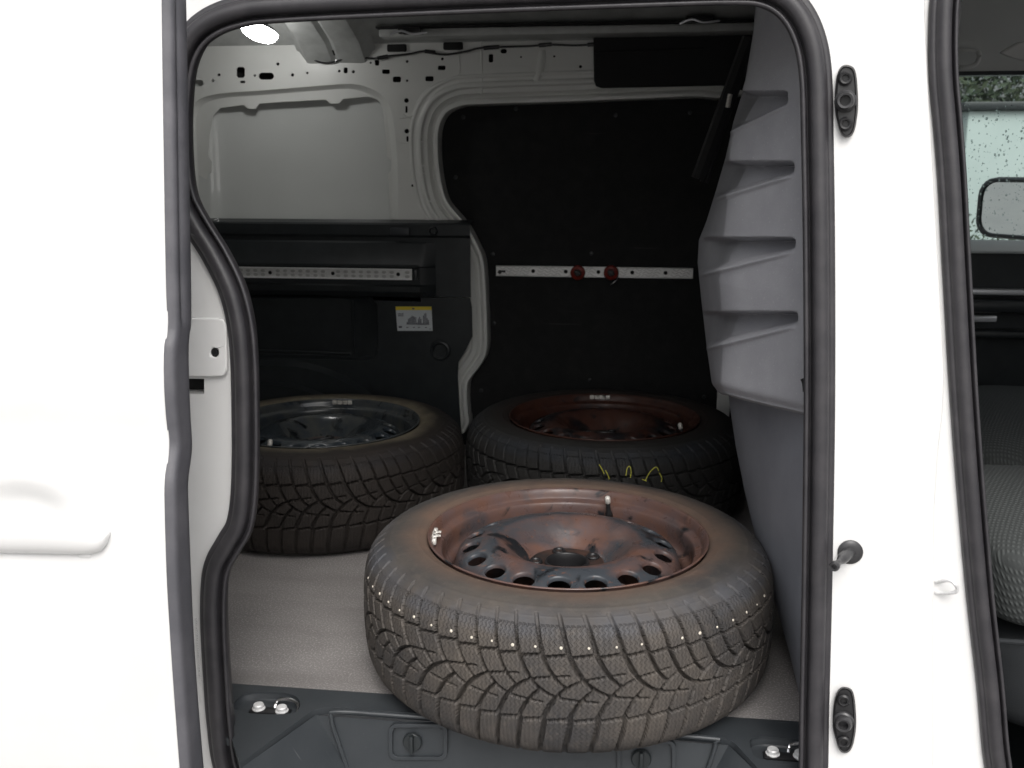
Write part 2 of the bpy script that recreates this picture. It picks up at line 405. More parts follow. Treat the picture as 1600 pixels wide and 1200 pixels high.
M['rim_near'] = rim_mat('rusty_steel', (.086, .057, .054), (.036, .041, .048), (.105, .055, .040), .32, 3.1, .45, .56)
M['rim_back'] = rim_mat('rusty_dark_steel', (.040, .016, .012), (.009, .009, .011), (.05, .018, .011), .45, 8.3)
M['rim_left'] = rim_mat('black_gloss_steel', (.032, .039, .046), (.024, .031, .038), (.06, .062, .058), .16, 5.2)

# ============================================================ loose wheels
WT, RT = .235, .345
def spline2(pts, step):
    P = catmull([Vector((a, b, 0)) for a, b in pts], 24)
    return [(p.x, p.y) for p in P]
def tyre_mesh():
    ctrl = [(.2335, .216), (.236, .2235), (.243, .2285), (.258, .2325), (.275, .2335), (.292, .2312), (.308, .2255), (.323, .2155), (.3335, .2040), (.3395, .1900), (.3430, .172), (.3448, .150), (.3455, .1175)]
    ctrl = ctrl+[(r, WT-z) for r, z in ctrl[-2::-1]]
    P = spline2(ctrl, 0)
    d = [0]
    for a, b in zip(P, P[1:]): d.append(d[-1]+math.hypot(b[0]-a[0], b[1]-a[1]))
    d = np.array(d); PR = np.array(P)
    total = d[-1]; mid = total/2
    # rows: dense on the tread, coarse on the sidewalls
    TH = .128                                              # half width of the grooved zone along the profile
    rows = list(np.linspace(0, mid-TH, 34)[:-1])+list(np.linspace(mid-TH, mid+TH, 230))+list(np.linspace(mid+TH, total, 34)[1:])
    rows = np.array(rows); r = np.interp(rows, d, PR[:, 0]); z = np.interp(rows, d, PR[:, 1])
    dr = np.gradient(r, rows); dz = np.gradient(z, rows)
    nr, nz = -dz, dr                                        # outward normal of the profile
    nr = np.where(np.ones_like(nr) > 0, np.abs(dz), nr); nz = np.where(z > WT/2, np.abs(dr), -np.abs(dr))*np.sign(1)
    nz = np.where(rows < mid, np.where(dr > 0, dr, dr), dr); nz = np.where(rows < mid, dr, dr)
    # tangent (dr,dz) runs from the top bead outwards and down: outward normal = (-dz, dr)
    nr, nz = -dz, dr
    s = (rows-mid)/.1                                       # -1..1 over the main tread, top shoulder negative
    NP = 62; KC = 36; NT = NP*KC
    u = np.arange(NT)/KC
    th = (u-(.10*np.sin(2*PI*u*9/NP)+.07*np.sin(2*PI*u*6/NP+1)))*2*PI/NP      # uneven pitch lengths
    plen = 2*PI*RT/NP
    # one period of the pattern: two pitches; lines as (u in pitches, s) with half widths in metres
    Gc, Hc = -.60, .36
    lines = []
    LONG = [(0, 0), (.26, .4), (.57, .77), (1.05, 1.08), (1.6, 1.27), (2.3, 1.36), (3.0, 1.42)]
    SHRT = [(0, 0), (.22, .35), (.50, .68), (.88, .96)]
    def curve(C_, u0, s0, sg, w0, w1):
        P_ = catmull([Vector((u0+a_, s0+sg*b_*.48, 0)) for a_, b_ in C_], 6); n_ = len(P_)
        for i_ in range(n_-1): lines.append((P_[i_].x, P_[i_].y, P_[i_+1].x, P_[i_+1].y, w0+(w1-w0)*i_/n_))
    def shoulder(u0, s0, sg, lean, w0, end):
        P_ = catmull([Vector((u0, s0, 0)), Vector((u0-lean*.45, s0+sg*.32, 0)), Vector((u0-lean*.7, s0+sg*.5, 0)), Vector((u0-lean*.85, s0+sg*end, 0))], 5); n_ = len(P_)
        for i_ in range(n_-1): lines.append((P_[i_].x, P_[i_].y, P_[i_+1].x, P_[i_+1].y, w0))
    curve(LONG, 0, Gc, 1, .0027, .0011); curve(SHRT, 1, Gc, 1, .0025, .0013)
    curve(LONG, 1.0, Hc, -1, .0027, .0011); curve(SHRT, 0.0, Hc, -1, .0025, .0013)
    for k_ in (0, 1):
        shoulder(k_, Gc, -1, .50, .0023, .60); shoulder(k_+.10, Hc, 1, .3, .0028, .95)
        lines.append((k_+.04, Gc+.02, k_+1.0, Gc-.02, .0019)); lines.append((k_+.1, Hc+.02, k_+1.06, Hc-.02, .0021))
    ug = np.arange(2*KC)/KC; UG, SG = np.meshgrid(ug, s, indexing='ij')
    Dp = np.zeros_like(UG)
    for (ax, ay, bx, by, hw) in lines:
        for sh in (-4, -2, 0, 2, 4):
            X0, Y0, X1, Y1 = (ax+sh)*plen, ay*.1, (bx+sh)*plen, by*.1
            if max(X0, X1) < -.01 or min(X0, X1) > 2*plen+.01: continue
            px_, py_ = UG*plen-X0, SG*.1-Y0; dx_, dy_ = X1-X0, Y1-Y0
            t_ = np.clip((px_*dx_+py_*dy_)/(dx_*dx_+dy_*dy_), 0, 1)
            dd = np.hypot(px_-t_*dx_, py_-t_*dy_)
            Dp = np.maximum(Dp, np.clip((hw*1.22+.0004-dd)/.0008, 0, 1))
    depth = np.tile(Dp, (NP//2, 1))
    U, S = np.meshgrid(u, s, indexing='ij'); A = np.abs(S)
    Dm = depth*.0135
    Dm *= np.clip((1.30-A)/.45, 0.06, 1)*(A < 1.30)
    # sidewall relief: rings, rim protector
    ring = .0009*np.exp(-((rows-.028)/.0022)**2)+.0011*np.exp(-((rows-.074)/.0016)**2)+.0007*np.exp(-((rows-.090)/.0012)**2)
    ring += ring[::-1]
    off = -Dm+ring[None, :]
    # ribbing between shoulder and sidewall
    rr = r[None, :]+nr[None, :]*off; zz = z[None, :]+nz[None, :]*off
    x = rr*np.cos(th)[:, None]; y = rr*np.sin(th)[:, None]
    co = np.stack([x, y, zz], -1).reshape(-1, 3)
    m_ = len(rows); i = np.arange(NT)[:, None]; j = np.arange(m_-1)[None, :]
    a = i*m_+j; b_ = ((i+1) % NT)*m_+j
    q = np.stack([a, a+1, b_+1, b_], -1).reshape(-1, 4)
    me = bpy.data.meshes.new('tyre')
    me.vertices.add(len(co)); me.vertices.foreach_set('co', co.ravel().astype(np.float32))
    me.loops.add(q.size); me.loops.foreach_set('vertex_index', q.ravel().astype(np.int32))
    me.polygons.add(len(q)); me.polygons.foreach_set('loop_start', np.arange(0, q.size, 4, dtype=np.int32)); me.polygons.foreach_set('loop_total', np.full(len(q), 4, np.int32))
    me.update(calc_edges=True)
    uvl = me.uv_layers.new(name='tread')
    Uw = np.repeat((u+0)[:, None], m_, 1); Sw = np.repeat(s[None, :], NT, 0)
    uu = Uw.reshape(-1)[q]; vv = Sw.reshape(-1)[q]
    wrap = (uu.max(1)-uu.min(1)) > 30
    uu[wrap] = np.where(uu[wrap] < 30, uu[wrap]+NP, uu[wrap])
    uvl.data.foreach_set('uv', np.stack([uu, vv], -1).ravel().astype(np.float32))
    me.polygons.foreach_set('use_smooth', [True]*len(q))
    me.validate(); me.update()
    return me
TYRE = tyre_mesh()
def disc_z(r):
    pts = [(.034, .172), (.040, .172), (.060, .172), (.066, .1745), (.080, .187), (.098, .2045), (.113, .2145), (.124, .2175), (.135, .2165), (.148, .2130), (.165, .2075), (.180, .2005), (.187, .193), (.192, .176), (.197, .150)]
    return float(np.interp(r, [p[0] for p in pts], [p[1] for p in pts]))
def rim_barrel_mesh():
    prof = [(.2285, .214), (.2315, .2215), (.2350, .2280), (.2370, .2295), (.2350, .2315), (.2315, .2290), (.2285, .2235), (.2265, .2165), (.2245, .2130), (.2165, .2095), (.2135, .2060), (.2120, .1960), (.2115, .1820), (.2085, .1740), (.2020, .1680), (.1985, .1600), (.1975, .1300), (.2000, .0900), (.2130, .0600), (.2180, .0300), (.2250, .0230), (.2330, .0150), (.2350, .0050)]
    P = catmull([Vector((a, b, 0)) for a, b in prof], 3)
    bm = bmesh.new(); add_lathe(bm, [(p.x, p.y) for p in P], 160, cap=False)
    bmesh.ops.recalc_face_normals(bm, faces=bm.faces)
    me = bpy.data.meshes.new('rim_barrel'); bm.to_mesh(me); bm.free(); me.polygons.foreach_set('use_smooth', [True]*len(me.polygons)); return me
def rim_disc_mesh():
    """bowl, crest and the sloping band of hand holes, with real holes"""
    bm = bmesh.new(); NH = 18; K = 10                       # K columns a sector
    n = NH*K
    def pt(r, a, dz=0): return Vector((r*math.cos(a), r*math.sin(a), disc_z(r)+dz))
    rs = [.034, .037, .040, .050, .060, .066, .070, .075, .082, .090, .098, .106, .113, .119, .124, .128, .132, .136, .140, .1435]
    grid = [[bm.verts.new(pt(r, 2*PI*k/n)) for k in range(n)] for r in rs]
    for a, b in zip(grid, grid[1:]):
        for k in range(n): bm.faces.new((a[k], a[(k+1) % n], b[(k+1) % n], b[k]))
    ro = [.1865, .189, .191, .193, .195, .197]
    g2 = [[bm.verts.new(pt(r, 2*PI*k/n)) for k in range(n)] for r in ro]
    for a, b in zip(g2, g2[1:]):
        for k in range(n): bm.faces.new((a[k], a[(k+1) % n], b[(k+1) % n], b[k]))
    # side columns between sectors are shared
    RR = np.linspace(.1435, .1865, 9)
    cols = []
    for h in range(NH):
        c = [grid[-1][(h*K) % n]]+[bm.verts.new(pt(r, 2*PI*h*K/n)) for r in RR[1:-1]]+[g2[0][(h*K) % n]]
        cols.append(c)
    rc, ra, rb = .1640, .0148, .0182
    for h in range(NH):
        a0 = 2*PI*h*K/n; am = a0+PI/NH
        L_, R_ = cols[h], cols[(h+1) % NH]
        inner = [grid[-1][(h*K+k) % n] for k in range(K+1)]; outer = [g2[0][(h*K+k) % n] for k in range(K+1)]
        loop = inner[:-1]+R_[:-1]+outer[::-1][:-1]+L_[::-1][:-1]
        m = len(loop)
        dirs = []
        for v in loop:
            r = math.hypot(v.co.x, v.co.y); a = math.atan2(v.co.y, v.co.x)
            da = (a-am+PI) % (2*PI)-PI
            dirs.append(math.atan2((r-rc)/ra, da*rc/rb))
        prev = loop
        for f_, dz in ((1.22, .0), (1.08, -.0006), (1.0, -.0022), (.98, -.007)):
            cur = []
            for i, v in enumerate(loop):
                e = Vector((rc+ra*f_*math.sin(dirs[i]), am+rb*f_*math.cos(dirs[i])/rc))
                cur.append(bm.verts.new(pt(e.x, e.y, dz)))
            for i in range(m):
                j = (i+1) % m; bm.faces.new((prev[i], prev[j], cur[j], cur[i]))
            prev = cur
    bmesh.ops.recalc_face_normals(bm, faces=bm.faces)
    me = bpy.data.meshes.new('rim_disc'); bm.to_mesh(me); bm.free(); me.polygons.foreach_set('use_smooth', [True]*len(me.polygons)); return me
BARREL, DISC = rim_barrel_mesh(), rim_disc_mesh()
def small(name, build):
    bm = bmesh.new(); build(bm); bmesh.ops.recalc_face_normals(bm, faces=bm.faces)
    me = bpy.data.meshes.new(name); bm.to_mesh(me); bm.free(); me.polygons.foreach_set('use_smooth', [True]*len(me.polygons)); return me
BORE = small('centre_bore', lambda bm: add_lathe(bm, [(.0385, .1745), (.0375, .1785), (.0350, .1795), (.0335, .1770), (.0330, .165), (.0330, .135)], 40, cap=False))
HUB = small('hub_face', lambda bm: add_lathe(bm, [(.0385, .1722), (.0400, .1732), (.0560, .1734), (.0610, .1742), (.0640, .1752)], 60, cap=False))
M['hub'] = mat('hub_steel', (.022, .018, .017), .35, (.05, .028, .022), 40, .4, .7)
LUG = small('bolt_hole', lambda bm: add_lathe(bm, [(.0125, 0), (.0118, .003), (.0100, .0048), (.0082, .0042), (.0072, .001), (.0068, -.003), (.0066, -.0035)], 20))
def valve_b(bm):
    add_lathe(bm, [(.0075, -.006), (.0070, .002), (.0045, .006), (.0042, .020), (.0040, .026)], 14)
def cap_b(bm):
    add_lathe(bm, [(.0045, .024), (.0055, .0255), (.0055, .035), (.0042, .038), (.0015, .039)], 14)
VALVE, CAPM = small('valve_stem', valve_b), small('valve_cap', cap_b)
def weight_b(bm):
    for k in range(3):
        add_box(bm, ((k-1)*.0135, 0, 0), (.0120, .0075, .011), .002)
    add_box(bm, (0, .006, .0045), (.008, .010, .002), .0005)
WEIGHT = small('balance_weight', weight_b)
def wheel(loc, rot, rimkey, tyrekey, label, valve_a, weight_a, dots, rim_label):
    t = empty('loose_wheel', loc); t.rotation_euler = (0, 0, rot)
    tag(t, label, 'wheel', 'loose wheels lying on the cargo floor')
    def put(name, me, m, par=t, l=(0, 0, 0), r=(0, 0, 0)):
        o = bpy.data.objects.new(name, me); C.objects.link(o); o.parent = par; o.location = l; o.rotation_euler = r
        if not me.materials: me.materials.append(m)
        o.material_slots[0].link = 'OBJECT'; o.material_slots[0].material = m; return o
    ty = put('tyre', TYRE, M[tyrekey])
    rim = put('rim', BARREL, M[rimkey])
    dsc = put('rim_disc', DISC, M[rimkey], rim)
    put('hub_face', HUB, M['hub'], rim)
    put('centre_bore', BORE, M['black'], rim)
    for k in range(5):
        a = 2*PI*k/5+.3
        put('bolt_hole', LUG, M['zinc'] if False else M['black'], rim, (.0535*math.cos(a), .0535*math.sin(a), .1732))
    a = valve_a-rot; v = put('valve_stem', VALVE, M['black'], t, (.2065*math.cos(a), .2065*math.sin(a), .196), (0, 0, 0))
    v.rotation_euler = (math.radians(16)*math.sin(a), -math.radians(16)*math.cos(a), 0)
    put('valve_cap', CAPM, M['zinc'], v)
    for wa in weight_a:
        a = wa-rot; put('balance_weight', WEIGHT, M['zinc'], t, (.2255*math.cos(a), .2255*math.sin(a), .2235), (0, 0, a+PI/2))
    if dots:
        bm = bmesh.new()
        for k in range(62):
            uq = k-.55*.55
            th_ = (uq-(.10*math.sin(2*PI*uq*9/62)+.07*math.sin(2*PI*uq*6/62+1)))*2*PI/62
            r_ = .3398
            aw = (th_+.35+PI) % (2*PI)-PI
            if not -2.75 < aw < -.32 or random.random() < .07: continue
            p = Vector(((r_-.002)*math.cos(th_), (r_-.002)*math.sin(th_), .1885+random.uniform(-.0012, .0012)))
            s_ = random.uniform(.0016, .0026)
            add_lathe(bm, [(s_, -.004), (s_, .0028), (s_*.6, .0034)], 6, frame_M(p, (math.cos(th_), math.sin(th_), .35)))
        o = obj('tread_marker', bm, M['dot'], t, smooth=-1, loc=(0, 0, 0)); o['kind'] = 'stuff'
    return t
W1 = wheel((-.116, 1.600, .002), .35, 'rim_near', 'tyre_near', 'dusty wheel with rusty red steel rim overhanging the door step, nearest to the open door', math.radians(72), [math.radians(186), math.radians(190.5)], True, None)
W2 = wheel((-.766, 2.275, .002), 1.3, 'rim_left', 'tyre_left', 'wheel with glossy black steel rim lying at the left below the white sticker', math.radians(-108), [math.radians(93), math.radians(96.5)], False, None)
W3 = wheel((-.088, 2.425, .002), 2.2, 'rim_back', 'tyre_back', 'dark rusty-rimmed wheel lying against the black far panel, yellow chalk on its tread', math.radians(-20), [math.radians(93), math.radians(97)], False, None)
# yellow chalk scrawl on the back wheel's shoulder
def chalk(parent, strokes):
    for st in strokes:
        P = [Vector((r_*math.cos(a), r_*math.sin(a), z_)) for (a, z_, r_) in st]
        bm = bmesh.new(); add_tube(bm, catmull(P, 5), .0010, 6)
        obj('chalk_mark', bm, M['chalk'], parent, loc=(0, 0, 0))
def cyl_pt(px, py):
    # the place on the back wheel's upper shoulder seen at this pixel
    c = Vector((-.088, 2.425)); y = 2.09
    for _ in range(30):
        p = at(px, py, Y=y); z_ = p.z
        rr = float(np.interp(z_, [.1175, .15, .172, .19, .204, .2155, .2255], [.3460, .3453, .3436, .3402, .3342, .3235, .3085]))+.0012
        dx = p.x-c.x; y = c.y-math.sqrt(max(1e-4, rr*rr-dx*dx))
    p = at(px, py, Y=y); a = math.atan2(p.y-c.y, p.x-c.x)
    return (a-W3.rotation_euler.z, p.z, math.hypot(p.x-c.x, p.y-c.y)+.0006)
chalk(W3, [[cyl_pt(*q) for q in s_] for s_ in (
    [(936, 727), (941, 735), (944, 742)], [(946, 736), (950, 744), (952, 750)], [(978, 745), (980, 733), (984, 730), (986, 738), (985, 748)],
    [(1008, 752), (1016, 738), (1025, 731), (1029, 737)], [(1030, 740), (1034, 748), (1033, 754)], [(1003, 750), (1010, 753)])])

# ============================================================ the van
van = empty('van', (-.2, 2.1, -.62))
tag(van, 'white panel van with its sliding side door open on a cargo bay of loose wheels', 'van')
V3 = Vector
# ---- cargo floor
plate('cargo_floor', [V3((-1.95, 1.432, 0)), V3((.36, 1.436, 0)), V3((.36, 2.93, 0)), V3((-1.95, 2.93, 0))], [], .018, M['floor'], van, .0015, 'z')
# ---- step liner
def fl(px, py): return at(px, py, Z=.004)
def arc_corner(a, c, b, n=5): # quadratic corner
    return [((1-t)**2*a+2*t*(1-t)*c+t*t*b) for t in np.linspace(0, 1, n)]
c1, c2 = fl(497, 1103), fl(1138, 1151)
stp = [V3((-.612, 1.275, .004)), V3((-.655, 1.431, .004)), V3((.33, 1.435, .004)), V3((.275, 1.275, .004)), V3((.235, 1.275, .004)), fl(1184, 1200)]
stp += arc_corner(fl(1150, 1163), c2, c2+V3((-.03, 0, 0)), 5)
stp += arc_corner(c1+V3((.03, .0, 0)), c1, fl(480, 1116), 5)+[fl(375, 1193), V3((-.590, 1.275, .004))]
rec_l = [fl(*q) for q in ((366, 1098), (378, 1086), (398, 1081), (430, 1081), (458, 1086), (468, 1095), (468, 1105), (458, 1114), (420, 1116), (380, 1113), (366, 1107))]
rec_r = [fl(*q) for q in ((1172, 1156), (1184, 1151), (1200, 1151), (1240, 1155), (1275, 1160), (1285, 1172), (1275, 1192), (1235, 1190), (1185, 1185), (1174, 1172))]
rec_l = catmull(rec_l, 3, True); rec_r = catmull(rec_r, 3, True)
step = plate('step_liner', stp, [rec_l, rec_r], .012, M['step'], van, .003, 'z')
def loft(loops, closed=True, cap=False):
    vs = []; fs = []; m = len(loops[0])
    for l in loops: vs += [Vector(p) for p in l]
    for i in range(len(loops)-1):
        for k in range(m if closed else m-1):
            j = (k+1) % m; fs.append((i*m+k, i*m+j, (i+1)*m+j, (i+1)*m+k))
    if cap: fs.append(tuple((len(loops)-1)*m+k for k in range(m)))
    return vf(vs, fs)
def shrink(l, f, dz):
    c = sum((Vector(p) for p in l), Vector((0, 0, 0)))/len(l)
    return [c+(Vector(p)-c)*f+Vector((0, 0, dz)) for p in l]
for rc_, name in ((rec_l, 'l'), (rec_r, 'r')):
    cup = obj('tie_down_recess', loft([shrink(rc_, 1.0, -.004), shrink(rc_, .985, -.006), shrink(rc_, .94, -.012), shrink(rc_, .86, -.014)], cap=True), M['step'], van)
    c = sum((Vector(p) for p in rc_), Vector((0, 0, 0)))/len(rc_)
    br = bmesh.new(); add_box(br, c+V3((.006, -.004, -.012)), (.066, .018, .005), .002); obj('tie_down_bracket', br, M['black'], cup)
    for s_ in (-1, 1):
        bo = bmesh.new(); mm = Matrix.Translation(c+V3((.006+s_*.0195, -.003+s_*-.001, -.0105)))
        add_lathe(bo, [(.0105, 0), (.0105, .002), (.0085, .003), (.0085, .0075), (.0072, .009)], 6 if False else 18, mm)
        obj('bolt', bo, M['bolt'], cup)
    rg = bmesh.new()
    add_tube(rg, catmull([c+V3((.010, .006, -.011)), c+V3((.014, .012, -.002)), c+V3((.033, .013, .001)), c+V3((.050, .004, -.002)), c+V3((.052, -.008, -.010))], 6), .0028, 8)
    obj('lashing_ring', rg, M['chrome'], cup)
# riser below the step edge, with a raised panel and two twist knobs
YR = 1.368
ra_, rb_ = c1+V3((0, .0, -.012)), c2+V3((0, .0, -.012))
def rz(px, py, dy=0): return at(px, py, Y=YR+dy)
bl, br_ = rz(560, 1208), rz(1090, 1240)
bl.z = -.19; bl.x += .045; br_.z = -.19; br_.x -= .04
A_, B_ = Vector((c1.x, YR, -.004)), Vector((c2.x, YR, -.004))
obj('step_riser', vf([A_, B_, Vector((br_.x, YR-.01, -.19)), Vector((bl.x, YR-.01, -.19))], [(0, 1, 2, 3)]), M['step'], van)
# side walls of the step well
dl, dr_ = fl(375, 1193), fl(1184, 1200)
well = bmesh.new()
obj('step_well_side', vf([V3((c1.x, YR, -.004)), V3((dl.x, dl.y, -.004)), V3((-.592, 1.275, -.004)), V3((-.53, 1.27, -.19)), V3((bl.x, YR-.01, -.19))], [(0, 1, 4), (1, 2, 3), (1, 3, 4)]), M['step'], van)
obj('step_well_side', vf([V3((c2.x, YR, -.004)), V3((dr_.x, dr_.y, -.004)), V3((.25, 1.275, -.004)), V3((.2, 1.27, -.19)), V3((br_.x, YR-.01, -.19))], [(0, 1, 4), (1, 2, 3), (1, 3, 4)]), M['step'], van)
obj('step_tread', vf([V3((-.58, 1.265, -.19)), V3((.25, 1.265, -.19)), V3((.3, 1.40, -.19)), V3((-.6, 1.40, -.19))], [(0, 1, 2, 3)]), M['step'], van)
# raised ridge line along the front of the riser and the panel frame
rd = bmesh.new()
add_tube(rd, catmull([rz(548, 1215, -.006), rz(525, 1150, -.006), rz(518, 1122, -.006), rz(528, 1112, -.006), rz(640, 1119, -.006), rz(900, 1138, -.006), rz(1105, 1153, -.006), rz(1118, 1160, -.006), rz(1112, 1185, -.006), rz(1095, 1230, -.006)], 6), .0032, 8)
obj('riser_ridge', rd, M['step'], van)
for cx_, cy_ in ((645, 1158), (1002, 1184)):
    bez = plate('knob_bezel', rrect(cx_+8, cy_+2, 92, 56, 12, lambda a, b: rz(a, b, -.008)), [rrect(cx_+8, cy_+2, 80, 46, 9, lambda a, b: rz(a, b, -.008))], .008, M['step'], van, .002)
    kb = bmesh.new(); p = rz(cx_, cy_, -.004)
    add_lathe(kb, [(.015, 0), (.015, .004), (.0135, .006), (.002, .0065)], 24, frame_M(p, (0, -1, 0)))
    add_box(kb, p+V3((0, -.009, 0)), (.006, .010, .030), .002)
    obj('twist_knob', kb, M['plastic'], bez)

# ---- outer side of the body, with the cargo opening and the front door opening
seal_px = [(470, 1400), (410, 1290), (372, 1200), (361, 1130), (356, 1060), (352, 985), (352, 930), (357, 890), (374, 858), (391, 828), (399, 785), (402, 720), (402, 640), (400, 560), (394, 500), (379, 443), (352, 388), (324, 343), (303, 300), (296, 240), (296, 160), (304, 100), (328, 62), (375, 40), (450, 31), (700, 19), (1000, 8), (1140, 4), (1190, 8), (1222, 28), (1243, 66), (1253, 120), (1256, 220), (1259, 400), (1260, 640), (1257, 900), (1253, 1100), (1250, 1230), (1235, 1330), (1180, 1400)]
seal_path = catmull([ats(*q) for q in seal_px], 6, True)
f_px = [(1700, 1400), (1600, 1290), (1574, 1190), (1562, 1065), (1544, 900), (1524, 650), (1511, 420), (1504, 283), (1497, 190), (1491, 120), (1490, 50), (1494, -10), (1510, -55), (1560, -80), (1800, -90), (2050, -60), (2250, 300), (2250, 1200), (2150, 1400)]
f_path = catmull([ats(*q) for q in f_px], 6, True)
def offset_loop(path, d, o=Vector((0, -1, 0))):
    N = len(path); area = sum(path[i].x*path[(i+1) % N].z-path[(i+1) % N].x*path[i].z for i in range(N)); s = 1 if area > 0 else -1
    out = []
    for i in range(N):
        t = (path[(i+1) % N]-path[i-1]).normalized(); out.append(path[i]+t.cross(o).normalized()*s*d)
    return out
def sp(x, z, off=0): return V3((x, side_y(z)+off, z))
hole1 = offset_loop(seal_path, .012); hole2 = offset_loop(f_path, .012)
slot = [ats(*q) for q in ((300, 592), (319, 592), (319, 616), (300, 616))]
slot = [V3((slot[0].x-.03, slot[0].y, slot[0].z)), slot[1], slot[2], V3((slot[3].x-.03, slot[3].y, slot[3].z))]
body = plate('body_side', [sp(-1.98, -.33), sp(2.1, -.33), sp(2.1, 1.22), sp(-1.98, 1.22)][::1], [hole1, hole2, slot], .03, M['paint'], van, .0)
box('latch_cavity', (slot[1].x-.03, slot[1].y+.045, slot[1].z-.01), (.09, .03, .05), M['void'], body, 0)
# cargo opening: painted return flange turning inwards
ret = sweep(seal_path, [(.013, -.004), (.004, -.006), (.003, -.012), (.012, -.040)], closed=True)
obj('opening_flange', ret, M['rubber'], van)
SEAL = [(-.004, -.004), (-.0045, .006), (-.0025, .0095), (.0005, .0095), (.0025, .006), (.003, .0005), (.0055, -.0015), (.0068, .004), (.0072, .0125), (.0105, .0185), (.0165, .0215), (.0235, .0205), (.0285, .0160), (.0310, .0105), (.0350, .0095), (.0385, .0070), (.0400, .0020), (.0400, -.003)]
def smooth_prof(p, n=3): return [(v.x, v.y) for v in catmull([Vector((a, b, 0)) for a, b in p], n)]
obj('door_seal', sweep(seal_path, smooth_prof([(a*.9, b*.8+.003) for a, b in SEAL]), closed=True), M['rubber'], van, smooth=60)
obj('front_door_seal', sweep(f_path, smooth_prof([(a*.76, b*.7+.003) for a, b in SEAL]), closed=True), M['rubber'], van, smooth=60)
# pillar between the two openings: raised cover
pc = [(1228, -60), (1447, -60), (1446, 30), (1450, 120), (1458, 260), (1468, 430), (1476, 580), (1474, 640), (1466, 710), (1461, 790), (1459, 900), (1459, 1260), (1283, 1260), (1286, 900), (1288, 500), (1287, 200), (1284, 110), (1272, 50), (1250, 0)]
plate('pillar_cover', [ats(a, b, -.007) for a, b in pc], [], .006, M['paint'], van, .003, seg=3)
# striker cover plate and its screw hole on the rear jamb
def lj(px, py, off=-.007): return ats(px, py, off)
jp = [lj(*q) for q in ((270, 497), (340, 497), (349, 500), (353, 508), (354, 540), (355, 576), (352, 585), (344, 589), (270, 589))]
jh = ell(335, 551, 6.5, 7.5, 16, lj)
jo = plate('jamb_plate', jp, [jh], .006, M['paint'], van, .0022, seg=3)
hb = bmesh.new(); hp = ats(335, 551, -.002); add_lathe(hb, [(.0065, 0), (.0062, .002), (.0035, .0022), (.003, -.001)], 20, frame_M(hp, (0, -1, 0))); obj('jamb_screw', hb, M['black'], jo)
# embossed strip of lettering-like stamping on the jamb's lower edge
bm = bmesh.new()
for k in range(26):
    p = ats(306+ (k*.25), 967+k*3.9, -.0015); add_box(bm, p, (.0016+.0012*random.random(), .002, .0018))
o = obj('jamb_stamping', bm, M['bolt'], van); o['kind'] = 'stuff'
# guide plates (black, two screws and a socket) and the pin
def guide_plate(cx, cy, hh, flip):
    pts = [(0, -hh), (12, -hh+4), (17, -hh+16), (19, -hh*.35), (20, 0), (19, hh*.35), (15, hh-14), (9, hh-3), (0, hh), (-8, hh-5), (-13, hh-18), (-18, hh*.3), (-19, 0), (-18, -hh*.35), (-15, -hh+16), (-9, -hh+4)]
    f = lambda off: [ats(cx+a*.95, cy+b, off) for a, b in pts]
    loops = [catmull(f(-.007), 3, True), catmull([ats(cx+a*.93, cy+b*.985, -.015) for a, b in pts], 3, True), catmull([ats(cx+a*.80, cy+b*.95, -.018) for a, b in pts], 3, True), catmull([ats(cx+a*.72, cy+b*.92, -.0155) for a, b in pts], 3, True)]
    g_ = obj('guide_plate', loft(loops, cap=True), M['black'], van)
    for dy in (-hh*.62, hh*.62):
        p = ats(cx-1, cy+dy, -.0155); bm = bmesh.new()
        add_lathe(bm, [(.0085, 0), (.0085, .004), (.0065, .006), (.0045, .0055), (.004, .002)], 20, frame_M(p, (-.15, -1, 0))); obj('guide_screw', bm, M['black'], g_)
    p = ats(cx-1, cy, -.0155); bm = bmesh.new()
    add_lathe(bm, [(.0135, 0), (.0132, .004), (.0110, .006), (.0108, .013), (.0092, .0155), (.0066, .015), (.006, .004)], 26, frame_M(p, (-.2, -1, 0))); obj('guide_socket', bm, M['gun'], g_)
M['gun'] = mat('gun_metal', (.035, .035, .037), .35, metal=.2)
guide_plate(1322, 158, 57, 0); guide_plate(1319, 1125, 52, 0)
p = ats(1328, 862, -.006); bm = bmesh.new(); d = Vector((-.30, -.95, -.03))
add_lathe(bm, [(.0165, 0), (.0165, .003), (.0150, .0045), (.009, .006)], 28, frame_M(p, (0, -1, 0)))
pin = obj('check_pin', bm, M['gun'], van)
bm = bmesh.new(); add_lathe(bm, [(.0085, 0), (.0078, .008), (.0074, .028), (.0058, .036), (.0042, .042), (.0042, .052), (.0062, .057), (.0066, .063), (.0052, .066), (.003, .0655), (.0025, .062)], 22, frame_M(p, (-.48, -.88, .0)))
obj('pin_shaft', bm, M['gun'], pin)
# front door striker loop
bm = bmesh.new(); q0 = ats(1462, 910); q1 = ats(1462, 926)
add_tube(bm, catmull([q0, ats(1478, 907, -.012), ats(1486, 908, -.018), ats(1492, 913, -.022), ats(1496, 920, -.02), ats(1493, 925, -.018), ats(1480, 927, -.01), q1], 5), .0024, 8)
obj('striker_loop', bm, M['bolt'], van)

